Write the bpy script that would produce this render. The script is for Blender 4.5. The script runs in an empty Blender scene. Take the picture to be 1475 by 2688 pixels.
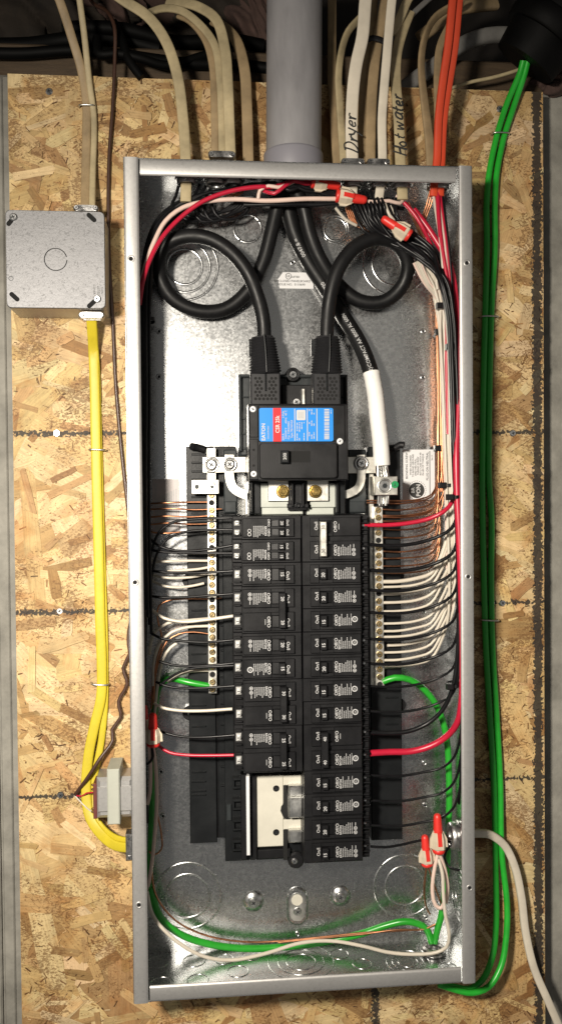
import bpy, math, random
from mathutils import Vector, Matrix, Euler
random.seed(7)
sc = bpy.context.scene
COL = sc.collection
PI = math.pi

# ------------------------------------------------------------ camera (solved from the enclosure's corners)
CAM_LOC = Vector((-0.10511, -0.98905, 0.09159))
CAM_ROT = Euler((1.550035, 0.008802, -0.091105), 'XYZ')
FPX = 2256.59
cam_d = bpy.data.cameras.new('camera')
cam = bpy.data.objects.new('camera', cam_d)
COL.objects.link(cam)
cam.location = CAM_LOC
cam.rotation_euler = CAM_ROT
cam_d.sensor_fit = 'VERTICAL'
cam_d.sensor_height = 24.0
cam_d.lens = FPX / 2688 * 24.0
cam_d.clip_start = 0.01
cam_d.clip_end = 50
sc.camera = cam
CR = CAM_ROT.to_matrix()

# ------------------------------------------------------------ world: dim basement room all round
w = bpy.data.worlds.new('World')
sc.world = w
w.use_nodes = True
nt = w.node_tree
bg = nt.nodes['Background']
tc = nt.nodes.new('ShaderNodeTexCoord')
nz = nt.nodes.new('ShaderNodeTexNoise')
nz.inputs['Scale'].default_value = 1.3
nz.inputs['Detail'].default_value = 2
rp = nt.nodes.new('ShaderNodeValToRGB')
rp.color_ramp.elements[0].position = 0.38
rp.color_ramp.elements[0].color = (0.15, 0.15, 0.152, 1)
rp.color_ramp.elements[1].position = 0.60
rp.color_ramp.elements[1].color = (0.70, 0.66, 0.59, 1)
nt.links.new(tc.outputs['Generated'], nz.inputs['Vector'])
nt.links.new(nz.outputs['Fac'], rp.inputs['Fac'])
# unlit joists overhead: the room darkens above eye level
sxyz = nt.nodes.new('ShaderNodeSeparateXYZ')
nt.links.new(tc.outputs['Generated'], sxyz.inputs[0])
ce = nt.nodes.new('ShaderNodeMapRange')
ce.interpolation_type = 'SMOOTHSTEP'
for k, v in zip(('From Min', 'From Max', 'To Min', 'To Max'), (0.02, 0.34, 1.0, 0.16)): ce.inputs[k].default_value = v
nt.links.new(sxyz.outputs['Z'], ce.inputs['Value'])
fl_ = nt.nodes.new('ShaderNodeMapRange')          # and towards the unlit concrete floor
fl_.interpolation_type = 'SMOOTHSTEP'
for k, v in zip(('From Min', 'From Max', 'To Min', 'To Max'), (-0.42, -0.04, 0.58, 1.0)): fl_.inputs[k].default_value = v
nt.links.new(sxyz.outputs['Z'], fl_.inputs['Value'])
ml = nt.nodes.new('ShaderNodeMath'); ml.operation = 'MULTIPLY'
nt.links.new(ce.outputs['Result'], ml.inputs[0]); nt.links.new(fl_.outputs['Result'], ml.inputs[1])
sc_ = nt.nodes.new('ShaderNodeVectorMath'); sc_.operation = 'SCALE'
nt.links.new(rp.outputs['Color'], sc_.inputs[0]); nt.links.new(ml.outputs[0], sc_.inputs['Scale'])
nt.links.new(sc_.outputs['Vector'], bg.inputs['Color'])
bg.inputs['Strength'].default_value = 0.70

# ------------------------------------------------------------ lamp: work light left of the camera
ld = bpy.data.lights.new('work_light', 'AREA')
ld.shape = 'DISK'
ld.size = 0.11
ld.energy = 8.4
ld.spread = math.radians(102)
ld.color = (1.0, 0.915, 0.79)
lo = bpy.data.objects.new('work_light', ld)
COL.objects.link(lo)
lo.location = (-0.41, -1.02, 0.25)
lo.rotation_euler = (Vector((-0.03, 0, -0.13)) - Vector(lo.location)).to_track_quat('-Z', 'Y').to_euler()

sc.view_settings.view_transform = 'Standard'
sc.view_settings.look = 'None'
sc.view_settings.exposure = 0.0
sc.view_settings.gamma = 1.0
sc.cycles.use_denoising = True
sc.cycles.max_bounces = 8
sc.cycles.sample_clamp_indirect = 6.0

# ------------------------------------------------------------ helpers
def P(px, py, Y):
    d = CR @ Vector(((px - 737.5) / FPX, -(py - 1344) / FPX, -1.0))
    t = (Y - CAM_LOC.y) / d.y
    return CAM_LOC + d * t

def pxm(Y):
    return (Y - CAM_LOC.y) / FPX          # metres per photo pixel at depth Y

MATS = {}
def mat(name, color, rough=0.5, metal=0.0, var=0.0, vscale=60.0, bump=0.0, bscale=300.0, spec=0.5, coat=0.0, emit=None, stretch=None, rvar=0.0):
    m = bpy.data.materials.new(name)
    m.use_nodes = True
    t = m.node_tree
    b = t.nodes['Principled BSDF']
    b.inputs['Base Color'].default_value = (*color, 1)
    b.inputs['Roughness'].default_value = rough
    b.inputs['Metallic'].default_value = metal
    b.inputs['Specular IOR Level'].default_value = spec
    b.inputs['Coat Weight'].default_value = coat
    g = t.nodes.new('ShaderNodeNewGeometry')
    src = g.outputs['Position']
    if stretch:
        mp = t.nodes.new('ShaderNodeMapping')
        mp.inputs['Scale'].default_value = stretch
        t.links.new(src, mp.inputs['Vector'])
        src = mp.outputs['Vector']
    if var or rvar:
        n = t.nodes.new('ShaderNodeTexNoise')
        n.inputs['Scale'].default_value = vscale
        n.inputs['Detail'].default_value = 5
        n.inputs['Roughness'].default_value = 0.65
        t.links.new(src, n.inputs['Vector'])
        if var:
            mr = t.nodes.new('ShaderNodeMapRange')
            mr.inputs['From Min'].default_value = 0.3
            mr.inputs['From Max'].default_value = 0.7
            mr.inputs['To Min'].default_value = 1 - var
            mr.inputs['To Max'].default_value = 1 + var * 0.6
            t.links.new(n.outputs['Fac'], mr.inputs['Value'])
            mx = t.nodes.new('ShaderNodeVectorMath')
            mx.operation = 'SCALE'
            mx.inputs[0].default_value = color
            t.links.new(mr.outputs['Result'], mx.inputs['Scale'])
            t.links.new(mx.outputs['Vector'], b.inputs['Base Color'])
        if rvar:
            m2 = t.nodes.new('ShaderNodeMapRange')
            m2.inputs['From Min'].default_value = 0.3
            m2.inputs['From Max'].default_value = 0.7
            m2.inputs['To Min'].default_value = max(0.05, rough - rvar)
            m2.inputs['To Max'].default_value = rough + rvar
            t.links.new(n.outputs['Fac'], m2.inputs['Value'])
            t.links.new(m2.outputs['Result'], b.inputs['Roughness'])
    if bump:
        n2 = t.nodes.new('ShaderNodeTexNoise')
        n2.inputs['Scale'].default_value = bscale
        n2.inputs['Detail'].default_value = 4
        bp = t.nodes.new('ShaderNodeBump')
        bp.inputs['Strength'].default_value = bump
        bp.inputs['Distance'].default_value = 0.001
        t.links.new(src, n2.inputs['Vector'])
        t.links.new(n2.outputs['Fac'], bp.inputs['Height'])
        t.links.new(bp.outputs['Normal'], b.inputs['Normal'])
    MATS[name] = m
    return m

def galvanised(name, base, r0, r1, scale, bump=0.05, tint=(1, 1, 1), wave=0.0, cell=1.0, metal=1.0, fleck=0.0):
    m = bpy.data.materials.new(name)
    m.use_nodes = True
    t = m.node_tree
    b = t.nodes['Principled BSDF']
    b.inputs['Metallic'].default_value = metal
    g = t.nodes.new('ShaderNodeNewGeometry')
    v = t.nodes.new('ShaderNodeTexVoronoi')
    v.inputs['Scale'].default_value = scale
    nz = t.nodes.new('ShaderNodeTexNoise')
    nz.inputs['Scale'].default_value = 260
    nz.inputs['Detail'].default_value = 6
    nz.inputs['Roughness'].default_value = 0.7
    big = t.nodes.new('ShaderNodeTexNoise')
    big.inputs['Scale'].default_value = 9
    big.inputs['Detail'].default_value = 3
    for n in (v, nz, big):
        t.links.new(g.outputs['Position'], n.inputs['Vector'])
    sep = t.nodes.new('ShaderNodeSeparateColor')
    t.links.new(v.outputs['Color'], sep.inputs['Color'])
    add = t.nodes.new('ShaderNodeMath'); add.operation = 'ADD'
    cw = t.nodes.new('ShaderNodeMapRange')
    cw.inputs['To Min'].default_value = 0.5 - 0.5 * cell; cw.inputs['To Max'].default_value = 0.5 + 0.5 * cell
    t.links.new(sep.outputs['Red'], cw.inputs['Value'])
    t.links.new(cw.outputs['Result'], add.inputs[0])
    t.links.new(nz.outputs['Fac'], add.inputs[1])
    add2 = t.nodes.new('ShaderNodeMath'); add2.operation = 'ADD'
    t.links.new(add.outputs[0], add2.inputs[0])
    t.links.new(big.outputs['Fac'], add2.inputs[1])
    mr = t.nodes.new('ShaderNodeMapRange')
    mr.inputs['From Min'].default_value = 0.7; mr.inputs['From Max'].default_value = 2.3
    mr.inputs['To Min'].default_value = r0; mr.inputs['To Max'].default_value = r1
    t.links.new(add2.outputs[0], mr.inputs['Value'])
    t.links.new(mr.outputs['Result'], b.inputs['Roughness'])
    mc = t.nodes.new('ShaderNodeMapRange')
    mc.inputs['From Min'].default_value = 0.7; mc.inputs['From Max'].default_value = 2.3
    mc.inputs['To Min'].default_value = 0.84; mc.inputs['To Max'].default_value = 1.10
    t.links.new(add2.outputs[0], mc.inputs['Value'])
    sv = t.nodes.new('ShaderNodeVectorMath'); sv.operation = 'SCALE'
    sv.inputs[0].default_value = tuple(base * c for c in tint)
    t.links.new(mc.outputs['Result'], sv.inputs['Scale'])
    if fleck:
        fn = t.nodes.new('ShaderNodeTexNoise'); fn.inputs['Scale'].default_value = 330; fn.inputs['Detail'].default_value = 3; fn.inputs['Distortion'].default_value = 1.6
        t.links.new(g.outputs['Position'], fn.inputs['Vector'])
        fr_ = t.nodes.new('ShaderNodeMapRange')
        for k, v_ in zip(('From Min', 'From Max', 'To Min', 'To Max'), (0.56, 0.66, 1.0, 1.0 - fleck)): fr_.inputs[k].default_value = v_
        t.links.new(fn.outputs['Fac'], fr_.inputs['Value'])
        s3 = t.nodes.new('ShaderNodeVectorMath'); s3.operation = 'SCALE'
        t.links.new(sv.outputs['Vector'], s3.inputs[0]); t.links.new(fr_.outputs['Result'], s3.inputs['Scale'])
        sv = s3
    t.links.new(sv.outputs['Vector'], b.inputs['Base Color'])
    bp = t.nodes.new('ShaderNodeBump')
    bp.inputs['Strength'].default_value = bump
    bp.inputs['Distance'].default_value = 0.0006
    t.links.new(add.outputs[0], bp.inputs['Height'])
    last = bp
    if wave:
        b2 = t.nodes.new('ShaderNodeBump')
        b2.inputs['Strength'].default_value = wave
        b2.inputs['Distance'].default_value = 0.004
        t.links.new(big.outputs['Fac'], b2.inputs['Height'])
        t.links.new(bp.outputs['Normal'], b2.inputs['Normal'])
        last = b2
    t.links.new(last.outputs['Normal'], b.inputs['Normal'])
    MATS[name] = m

galvanised('galv', 0.62, 0.19, 0.34, 520, 0.035, (0.975, 0.99, 0.995), 0.10, 0.65)
galvanised('galv_rim', 0.47, 0.38, 0.50, 500, 0.08, (1.0, 0.985, 0.965), 0.03, 0.2, 0.7, 0.10)
galvanised('galv_box', 0.22, 0.46, 0.60, 420, 0.22, (0.97, 0.97, 1.0), 0.22, 0.35, 0.85, 0.32)
mat('black_plastic', (0.0085, 0.0085, 0.0095), 0.42, var=0.25, bump=0.08, bscale=900, rvar=0.08, vscale=40, spec=0.28)
mat('black_moulding', (0.0095, 0.0105, 0.0115), 0.36, var=0.2, bump=0.06, bscale=500, rvar=0.08, vscale=30, spec=0.28)
mat('grey_plastic', (0.028, 0.032, 0.034), 0.35, var=0.2, vscale=40, rvar=0.08, spec=0.28)
mat('black_insulation', (0.006, 0.006, 0.007), 0.36, var=0.2, rvar=0.08, bump=0.05, bscale=500, spec=0.28)
mat('heavy_black_insulation', (0.006, 0.006, 0.0065), 0.47, var=0.3, rvar=0.08, bump=0.05, bscale=700, spec=0.28)
mat('white_insulation', (0.55, 0.50, 0.42), 0.38, var=0.10, vscale=50)
mat('pink_white_insulation', (0.66, 0.50, 0.43), 0.40, var=0.08, vscale=50)
mat('red_insulation', (0.44, 0.011, 0.036), 0.34, var=0.12, vscale=50)
mat('green_insulation', (0.018, 0.36, 0.028), 0.33, var=0.15, vscale=50, rvar=0.06)
mat('green_bright_insulation', (0.017, 0.28, 0.020), 0.33, var=0.15, vscale=50, rvar=0.06)
mat('yellow_sheath', (0.50, 0.40, 0.018), 0.5, var=0.10, vscale=45, bump=0.1, bscale=250)
mat('beige_sheath', (0.42, 0.345, 0.205), 0.55, var=0.30, vscale=38, bump=0.12, bscale=250)
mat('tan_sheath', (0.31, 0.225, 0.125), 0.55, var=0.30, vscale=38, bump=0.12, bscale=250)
mat('white_sheath', (0.62, 0.56, 0.46), 0.5, var=0.14, vscale=38, bump=0.12, bscale=250)
mat('grey_sheath', (0.17, 0.165, 0.155), 0.55, var=0.25, vscale=38)
mat('orange_sheath', (0.56, 0.055, 0.018), 0.5, var=0.10, vscale=38, bump=0.1, bscale=250)
mat('brown_insulation', (0.052, 0.024, 0.015), 0.42, var=0.2, vscale=60)
mat('copper', (0.52, 0.24, 0.13), 0.36, metal=1.0, var=0.25, vscale=50, rvar=0.1)
mat('aluminium', (0.70, 0.70, 0.68), 0.36, metal=1.0, var=0.10, vscale=80, rvar=0.12, bump=0.05)
mat('tin_plate', (0.74, 0.72, 0.66), 0.42, metal=1.0, var=0.10, vscale=80, rvar=0.12, bump=0.05)
mat('steel', (0.66, 0.66, 0.66), 0.28, metal=1.0, var=0.15, vscale=120, rvar=0.1)
mat('zinc_casting', (0.46, 0.455, 0.45), 0.34, metal=1.0, var=0.2, vscale=90, rvar=0.15, bump=0.15)
mat('brass', (0.72, 0.50, 0.17), 0.26, metal=1.0, var=0.15, vscale=120, rvar=0.1)
mat('brass_screw', (0.70, 0.53, 0.27), 0.30, metal=1.0, var=0.2, vscale=200, rvar=0.1)
mat('white_tape', (0.72, 0.71, 0.68), 0.42, var=0.06, vscale=40)
mat('cream_plastic', (0.52, 0.50, 0.43), 0.45, var=0.08, vscale=40)
mat('pale_rail', (0.40, 0.42, 0.38), 0.45, var=0.1, vscale=40)
mat('nut_beige', (0.55, 0.47, 0.36), 0.45, var=0.08)
mat('nut_red', (0.62, 0.028, 0.020), 0.40, var=0.08)
mat('pvc_grey', (0.225, 0.22, 0.228), 0.50, var=0.16, vscale=55, bump=0.08, stretch=(1, 1, 0.25), rvar=0.1)
mat('pvc_light', (0.20, 0.195, 0.22), 0.45, var=0.06, vscale=14)
mat('print_white', (0.43, 0.43, 0.43), 0.6)
mat('print_grey', (0.34, 0.34, 0.34), 0.6)
mat('print_black', (0.02, 0.02, 0.02), 0.6)
mat('label_white', (0.66, 0.66, 0.67), 0.4, var=0.04, vscale=30)
mat('label_silver', (0.40, 0.36, 0.355), 0.45, metal=0.0, var=0.1, vscale=30)
mat('label_blue', (0.012, 0.20, 0.60), 0.35)
mat('label_red', (0.55, 0.012, 0.018), 0.35)
mat('sticker_green', (0.01, 0.22, 0.07), 0.4)
mat('hole_black', (0.004, 0.004, 0.004), 0.9)
mat('concrete', (0.255, 0.245, 0.215), 0.85, var=0.38, vscale=22, bump=0.5, bscale=160)
mat('timber', (0.065, 0.042, 0.022), 0.7, var=0.35, vscale=30, stretch=(1, 1, 8), bump=0.3, bscale=150)  # sill timber darkened too, cavity shade put into the colour
mat('shaded_timber', (0.010, 0.007, 0.005), 0.8, var=0.5, vscale=20)  # timber colour darkened to stand in for the shade between the joists
mat('fibreglass', (0.020, 0.014, 0.009), 0.9, var=0.5, vscale=26, bump=0.9, bscale=90)  # insulation colour darkened to imitate the unlit cavity
mat('pink_fibreglass', (0.07, 0.040, 0.032), 0.9, var=0.4, vscale=26, bump=0.9, bscale=90)  # pink darkened likewise, with the cavity's shade in its colour
mat('pale_card', (0.36, 0.37, 0.32), 0.6, var=0.06)
mat('red_board', (0.12, 0.03, 0.025), 0.5, var=0.2)
mat('board_edge', (0.26, 0.10, 0.045), 0.8, var=0.4, vscale=120)
mat('black_pipe', (0.0025, 0.0025, 0.0025), 0.6, var=0.3, vscale=25, rvar=0.1, spec=0.10)
mat('bright_terminal', (0.72, 0.72, 0.70), 0.35, metal=0.45, var=0.25, vscale=300)
mat('shaded_black', (0.0022, 0.0022, 0.0022), 0.6, var=0.3, spec=0.10)  # cable black deepened so the sill cables look lost in shade
mat('print_dim', (0.34, 0.34, 0.34), 0.6)
mat('charcoal', (0.019, 0.019, 0.021), 0.45, var=0.2, vscale=40, spec=0.3)
mat('staple_steel', (0.62, 0.62, 0.58), 0.35, metal=1.0)

# OSB: per-strand colour, grain along the strand, black marker lines drawn on the face
def osb_material():
    m = bpy.data.materials.new('osb_strand')
    m.use_nodes = True
    t = m.node_tree
    L = t.links.new
    b = t.nodes['Principled BSDF']
    b.inputs['Roughness'].default_value = 0.62
    b.inputs['Specular IOR Level'].default_value = 0.3
    at = t.nodes.new('ShaderNodeAttribute'); at.attribute_name = 'Col'
    uv = t.nodes.new('ShaderNodeUVMap'); uv.uv_map = 'UVMap'
    mp = t.nodes.new('ShaderNodeMapping'); mp.inputs['Scale'].default_value = (30, 520, 1)
    L(uv.outputs['UV'], mp.inputs['Vector'])
    gr = t.nodes.new('ShaderNodeTexNoise'); gr.inputs['Scale'].default_value = 1.0; gr.inputs['Detail'].default_value = 4
    L(mp.outputs['Vector'], gr.inputs['Vector'])
    geo = t.nodes.new('ShaderNodeNewGeometry')
    bl = t.nodes.new('ShaderNodeTexNoise'); bl.inputs['Scale'].default_value = 42; bl.inputs['Detail'].default_value = 6; bl.inputs['Roughness'].default_value = 0.7
    L(geo.outputs['Position'], bl.inputs['Vector'])
    def rng(src, a, b_, c, d):
        n = t.nodes.new('ShaderNodeMapRange')
        for k, v in zip(('From Min', 'From Max', 'To Min', 'To Max'), (a, b_, c, d)):
            n.inputs[k].default_value = v
        L(src, n.inputs['Value'])
        return n.outputs['Result']
    def mth(op, a, b_=None):
        n = t.nodes.new('ShaderNodeMath'); n.operation = op
        for i, v in enumerate((a, b_)):
            if v is None: continue
            if isinstance(v, (int, float)): n.inputs[i].default_value = v
            else: L(v, n.inputs[i])
        return n.outputs[0]
    f = mth('MULTIPLY', rng(gr.outputs['Fac'], 0.3, 0.7, 0.80, 1.12), rng(bl.outputs['Fac'], 0.3, 0.7, 0.76, 1.14))
    sv = t.nodes.new('ShaderNodeVectorMath'); sv.operation = 'SCALE'
    L(at.outputs['Color'], sv.inputs[0]); L(f, sv.inputs['Scale'])
    sn = t.nodes.new('ShaderNodeTexNoise'); sn.inputs['Scale'].default_value = 24; sn.inputs['Detail'].default_value = 5; sn.inputs['Roughness'].default_value = 0.62; sn.inputs['Distortion'].default_value = 0.6
    L(geo.outputs['Position'], sn.inputs['Vector'])
    sm_ = t.nodes.new('ShaderNodeMix'); sm_.data_type = 'RGBA'; sm_.blend_type = 'MULTIPLY'
    L(rng(sn.outputs['Fac'], 0.50, 0.68, 0.0, 0.85), sm_.inputs[0]); L(sv.outputs['Vector'], sm_.inputs[6]); sm_.inputs[7].default_value = (0.80, 0.63, 0.48, 1)
    fl = t.nodes.new('ShaderNodeTexNoise'); fl.inputs['Scale'].default_value = 1.0; fl.inputs['Detail'].default_value = 4; fl.inputs['Roughness'].default_value = 0.6; fl.inputs['Distortion'].default_value = 0.8
    mf = t.nodes.new('ShaderNodeMapping'); mf.inputs['Scale'].default_value = (300, 300, 520); mf.inputs['Rotation'].default_value = (0, 0.35, 0)
    L(geo.outputs['Position'], mf.inputs['Vector']); L(mf.outputs['Vector'], fl.inputs['Vector'])
    cl = t.nodes.new('ShaderNodeTexNoise'); cl.inputs['Scale'].default_value = 15; cl.inputs['Detail'].default_value = 3; cl.inputs['Roughness'].default_value = 0.6
    L(geo.outputs['Position'], cl.inputs['Vector'])
    thr = rng(cl.outputs['Fac'], 0.40, 0.62, 0.64, 0.44)
    fk = rng(mth('SUBTRACT', fl.outputs['Fac'], thr), 0.0, 0.06, 0.0, 0.72)
    fm = t.nodes.new('ShaderNodeMix'); fm.data_type = 'RGBA'
    L(fk, fm.inputs[0]); L(sm_.outputs[2], fm.inputs[6]); fm.inputs[7].default_value = (0.14, 0.068, 0.024, 1)
    # marker lines
    sx = t.nodes.new('ShaderNodeSeparateXYZ'); L(geo.outputs['Position'], sx.inputs[0])
    j1 = t.nodes.new('ShaderNodeTexNoise'); j1.inputs['Scale'].default_value = 300; j1.inputs['Detail'].default_value = 3
    L(geo.outputs['Position'], j1.inputs['Vector'])
    j2 = t.nodes.new('ShaderNodeTexNoise'); j2.inputs['Scale'].default_value = 22; j2.inputs['Detail'].default_value = 2
    L(geo.outputs['Position'], j2.inputs['Vector'])
    jit = mth('ADD', mth('MULTIPLY', mth('SUBTRACT', j1.outputs['Fac'], 0.5), 0.026), mth('MULTIPLY', mth('SUBTRACT', j2.outputs['Fac'], 0.5), 0.006))
    masks = []
    for z0, wd in ((0.1622, 0.0023), (-0.0394, 0.0022), (-0.2494, 0.0019)):
        d = mth('ABSOLUTE', mth('SUBTRACT', sx.outputs['Z'], z0))
        masks.append(rng(mth('ADD', d, mth('MULTIPLY', jit, 0.55)), wd - 0.0004, wd + 0.0006, 1, 0))
    d = mth('ABSOLUTE', mth('SUBTRACT', sx.outputs['X'], 0.2905))
    masks.append(rng(mth('ADD', d, mth('MULTIPLY', jit, 0.62)), 0.0050, 0.0058, 1, 0))
    d = mth('ABSOLUTE', mth('SUBTRACT', sx.outputs['X'], 0.0917))
    masks.append(rng(mth('ADD', d, jit), 0.0036, 0.0048, 1, 0))
    mk = masks[0]
    for q in masks[1:]:
        mk = mth('MAXIMUM', mk, q)
    mk = mth('MULTIPLY', mk, 0.93)
    mix = t.nodes.new('ShaderNodeMix'); mix.data_type = 'RGBA'
    L(mk, mix.inputs[0]); L(fm.outputs[2], mix.inputs[6]); mix.inputs[7].default_value = (0.022, 0.020, 0.019, 1)
    L(mix.outputs[2], b.inputs['Base Color'])
    bp = t.nodes.new('ShaderNodeBump'); bp.inputs['Strength'].default_value = 0.35; bp.inputs['Distance'].default_value = 0.0008
    L(mth('ADD', gr.outputs['Fac'], bl.outputs['Fac']), bp.inputs['Height'])
    L(bp.outputs['Normal'], b.inputs['Normal'])
    MATS['osb'] = m
osb_material()

class MB:
    def __init__(s):
        s.v = []; s.f = []; s.sm = []
    def add(s, vs, fs, smooth=False):
        o = len(s.v)
        s.v += [Vector(a) for a in vs]
        s.f += [tuple(i + o for i in f) for f in fs]
        s.sm += [smooth] * len(fs)
        return s
    def cbox(s, x0, x1, z0, z1, yb, yf, c=0.0005):
        """front-chamfered box; yb back (towards the wall), yf front (towards the viewer, smaller y)"""
        if x0 > x1: x0, x1 = x1, x0
        if z0 > z1: z0, z1 = z1, z0
        c = min(c, (x1 - x0) * 0.4, (z1 - z0) * 0.4, abs(yb - yf) * 0.8)
        R = [(x0, z0), (x1, z0), (x1, z1), (x0, z1)]
        I = [(x0 + c, z0 + c), (x1 - c, z0 + c), (x1 - c, z1 - c), (x0 + c, z1 - c)]
        vs = [(x, yb, z) for x, z in R] + [(x, yf + c, z) for x, z in R] + [(x, yf, z) for x, z in I]
        fs = [(3, 2, 1, 0), (8, 9, 10, 11)]
        for k in range(4):
            n = (k + 1) % 4
            fs += [(k, n, 4 + n, 4 + k), (4 + k, 4 + n, 8 + n, 8 + k)]
        return s.add(vs, fs)
    def prism(s, poly, y0, y1, c=0.0):
        """polygon in (x, z) counter-clockwise seen from the viewer, y0 back, y1 front"""
        n = len(poly)
        vs = [(x, y0, z) for x, z in poly]
        fs = [tuple(range(n - 1, -1, -1))]
        if c:
            cx = sum(p[0] for p in poly) / n; cz = sum(p[1] for p in poly) / n
            ins = []
            for x, z in poly:
                d = math.hypot(x - cx, z - cz) or 1
                k = max(0, 1 - c / d)
                ins.append((cx + (x - cx) * k, cz + (z - cz) * k))
            vs += [(x, y1 + c, z) for x, z in poly] + [(x, y1, z) for x, z in ins]
            fs.append(tuple(range(2 * n, 3 * n)))
            for k in range(n):
                m = (k + 1) % n
                fs += [(k, m, n + m, n + k), (n + k, n + m, 2 * n + m, 2 * n + k)]
        else:
            vs += [(x, y1, z) for x, z in poly]
            fs.append(tuple(range(n, 2 * n)))
            for k in range(n):
                m = (k + 1) % n
                fs.append((k, m, n + m, n + k))
        return s.add(vs, fs)
    def cyl(s, c, r, y0, y1, n=16, ch=0.0, squash=1.0):
        poly = [(c[0] + r * math.cos(2 * PI * k / n), c[1] + squash * r * math.sin(2 * PI * k / n)) for k in range(n)]
        return s.prism(poly, y0, y1, ch)
    def ring(s, c, r, rt, y, n=40, h=None, a0=0.0, a1=2 * PI, nrm='y', sq=1.0):
        """raised ridge ring (torus-like) lying on a plane; nrm = axis of the ring"""
        m = 8
        h = h if h is not None else rt
        full = abs(a1 - a0 - 2 * PI) < 1e-6
        cnt = n if full else n + 1
        vs = []
        for i in range(cnt):
            a = a0 + (a1 - a0) * i / n
            for j in range(m):
                b = 2 * PI * j / m
                rr = r + rt * math.cos(b)
                o = h * math.sin(b)
                if nrm == 'y': vs.append((c[0] + rr * math.cos(a), y - o, c[1] + sq * rr * math.sin(a)))
                elif nrm == 'z': vs.append((c[0] + rr * math.cos(a), c[1] + rr * math.sin(a), y + o))
                else: vs.append((y + o, c[0] + rr * math.cos(a), c[1] + rr * math.sin(a)))
        fs = []
        for i in range(n):
            for j in range(m):
                i2 = (i + 1) % cnt; j2 = (j + 1) % m
                fs.append((i * m + j, i2 * m + j, i2 * m + j2, i * m + j2))
        return s.add(vs, fs, True)
    def lathe(s, prof, a, b, n=16, flat=1.0):
        """prof: [(t, r)] along the axis a->b (t 0..1)"""
        a = Vector(a); b = Vector(b); d = (b - a)
        ax = d.normalized()
        u = ax.cross(Vector((0, -1, 0)))
        if u.length < 0.1: u = ax.cross(Vector((0, 0, 1)))
        u.normalize(); w_ = u.cross(ax)
        vs = []
        for t, r in prof:
            for k in range(n):
                q = 2 * PI * k / n
                vs.append(a + d * t + u * r * math.cos(q) + w_ * r * flat * math.sin(q))
        fs = []
        for i in range(len(prof) - 1):
            for k in range(n):
                k2 = (k + 1) % n
                fs.append((i * n + k, i * n + k2, (i + 1) * n + k2, (i + 1) * n + k))
        s.add(vs, fs, True)
        s.add(vs[:n], [tuple(range(n - 1, -1, -1))])
        return s.add(vs[-n:], [tuple(range(n))])
    def build(s, name, m, parent=None, origin=None, key=None):
        root = parent
        while root is not None and root.parent is not None:
            root = root.parent
        o0 = Vector(root.location) if root is not None else (Vector(origin) if origin is not None else Vector((0, 0, 0)))
        me = bpy.data.meshes.new(name)
        me.from_pydata([tuple(a - o0) for a in s.v], [], s.f)
        me.polygons.foreach_set('use_smooth', s.sm)
        me.materials.append(MATS[m])
        me.update()
        ob = bpy.data.objects.new(name, me)
        COL.objects.link(ob)
        if parent is not None: ob.parent = parent
        else: ob.location = o0
        return ob

def tag(o, label, cat, group=None):
    o['label'] = label; o['category'] = cat
    if group: o['group'] = group
    return o

def thing(name, label, cat, loc=(0, 0, 0), group=None):
    o = bpy.data.objects.new(name, None)
    o.empty_display_size = 0.01
    COL.objects.link(o)
    o.location = loc
    return tag(o, label, cat, group)

def structure(o):
    o['kind'] = 'structure'
    return o

def copy_tree(o, parent=None):
    c = o.copy()
    COL.objects.link(c)
    c.parent = parent
    for ch in list(o.children):
        copy_tree(ch, c)
    return c

ORD = ['first', 'second', 'third', 'fourth', 'fifth', 'sixth', 'seventh', 'eighth', 'ninth', 'tenth', 'eleventh', 'twelfth', 'thirteenth', 'fourteenth', 'fifteenth', 'sixteenth', 'seventeenth', 'eighteenth', 'nineteenth', 'twentieth']

# ---- curves
def smooth_path(pts, step=0.006):
    p = [Vector(a) for a in pts]
    if len(p) < 2: return p
    p = [p[0] * 2 - p[1]] + p + [p[-1] * 2 - p[-2]]
    out = []
    for i in range(1, len(p) - 2):
        p0, p1, p2, p3 = p[i - 1], p[i], p[i + 1], p[i + 2]
        t0 = 0; t1 = t0 + max(1e-5, (p1 - p0).length) ** 0.5
        t2 = t1 + max(1e-5, (p2 - p1).length) ** 0.5
        t3 = t2 + max(1e-5, (p3 - p2).length) ** 0.5
        n = max(2, int((p2 - p1).length / step))
        for k in range(n):
            t = t1 + (t2 - t1) * k / n
            a1 = p0 * ((t1 - t) / (t1 - t0)) + p1 * ((t - t0) / (t1 - t0))
            a2 = p1 * ((t2 - t) / (t2 - t1)) + p2 * ((t - t1) / (t2 - t1))
            a3 = p2 * ((t3 - t) / (t3 - t2)) + p3 * ((t - t2) / (t3 - t2))
            b1 = a1 * ((t2 - t) / (t2 - t0)) + a2 * ((t - t0) / (t2 - t0))
            b2 = a2 * ((t3 - t) / (t3 - t1)) + a3 * ((t - t1) / (t3 - t1))
            out.append(b1 * ((t2 - t) / (t2 - t1)) + b2 * ((t - t1) / (t2 - t1)))
    out.append(p[-2])
    return out

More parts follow.
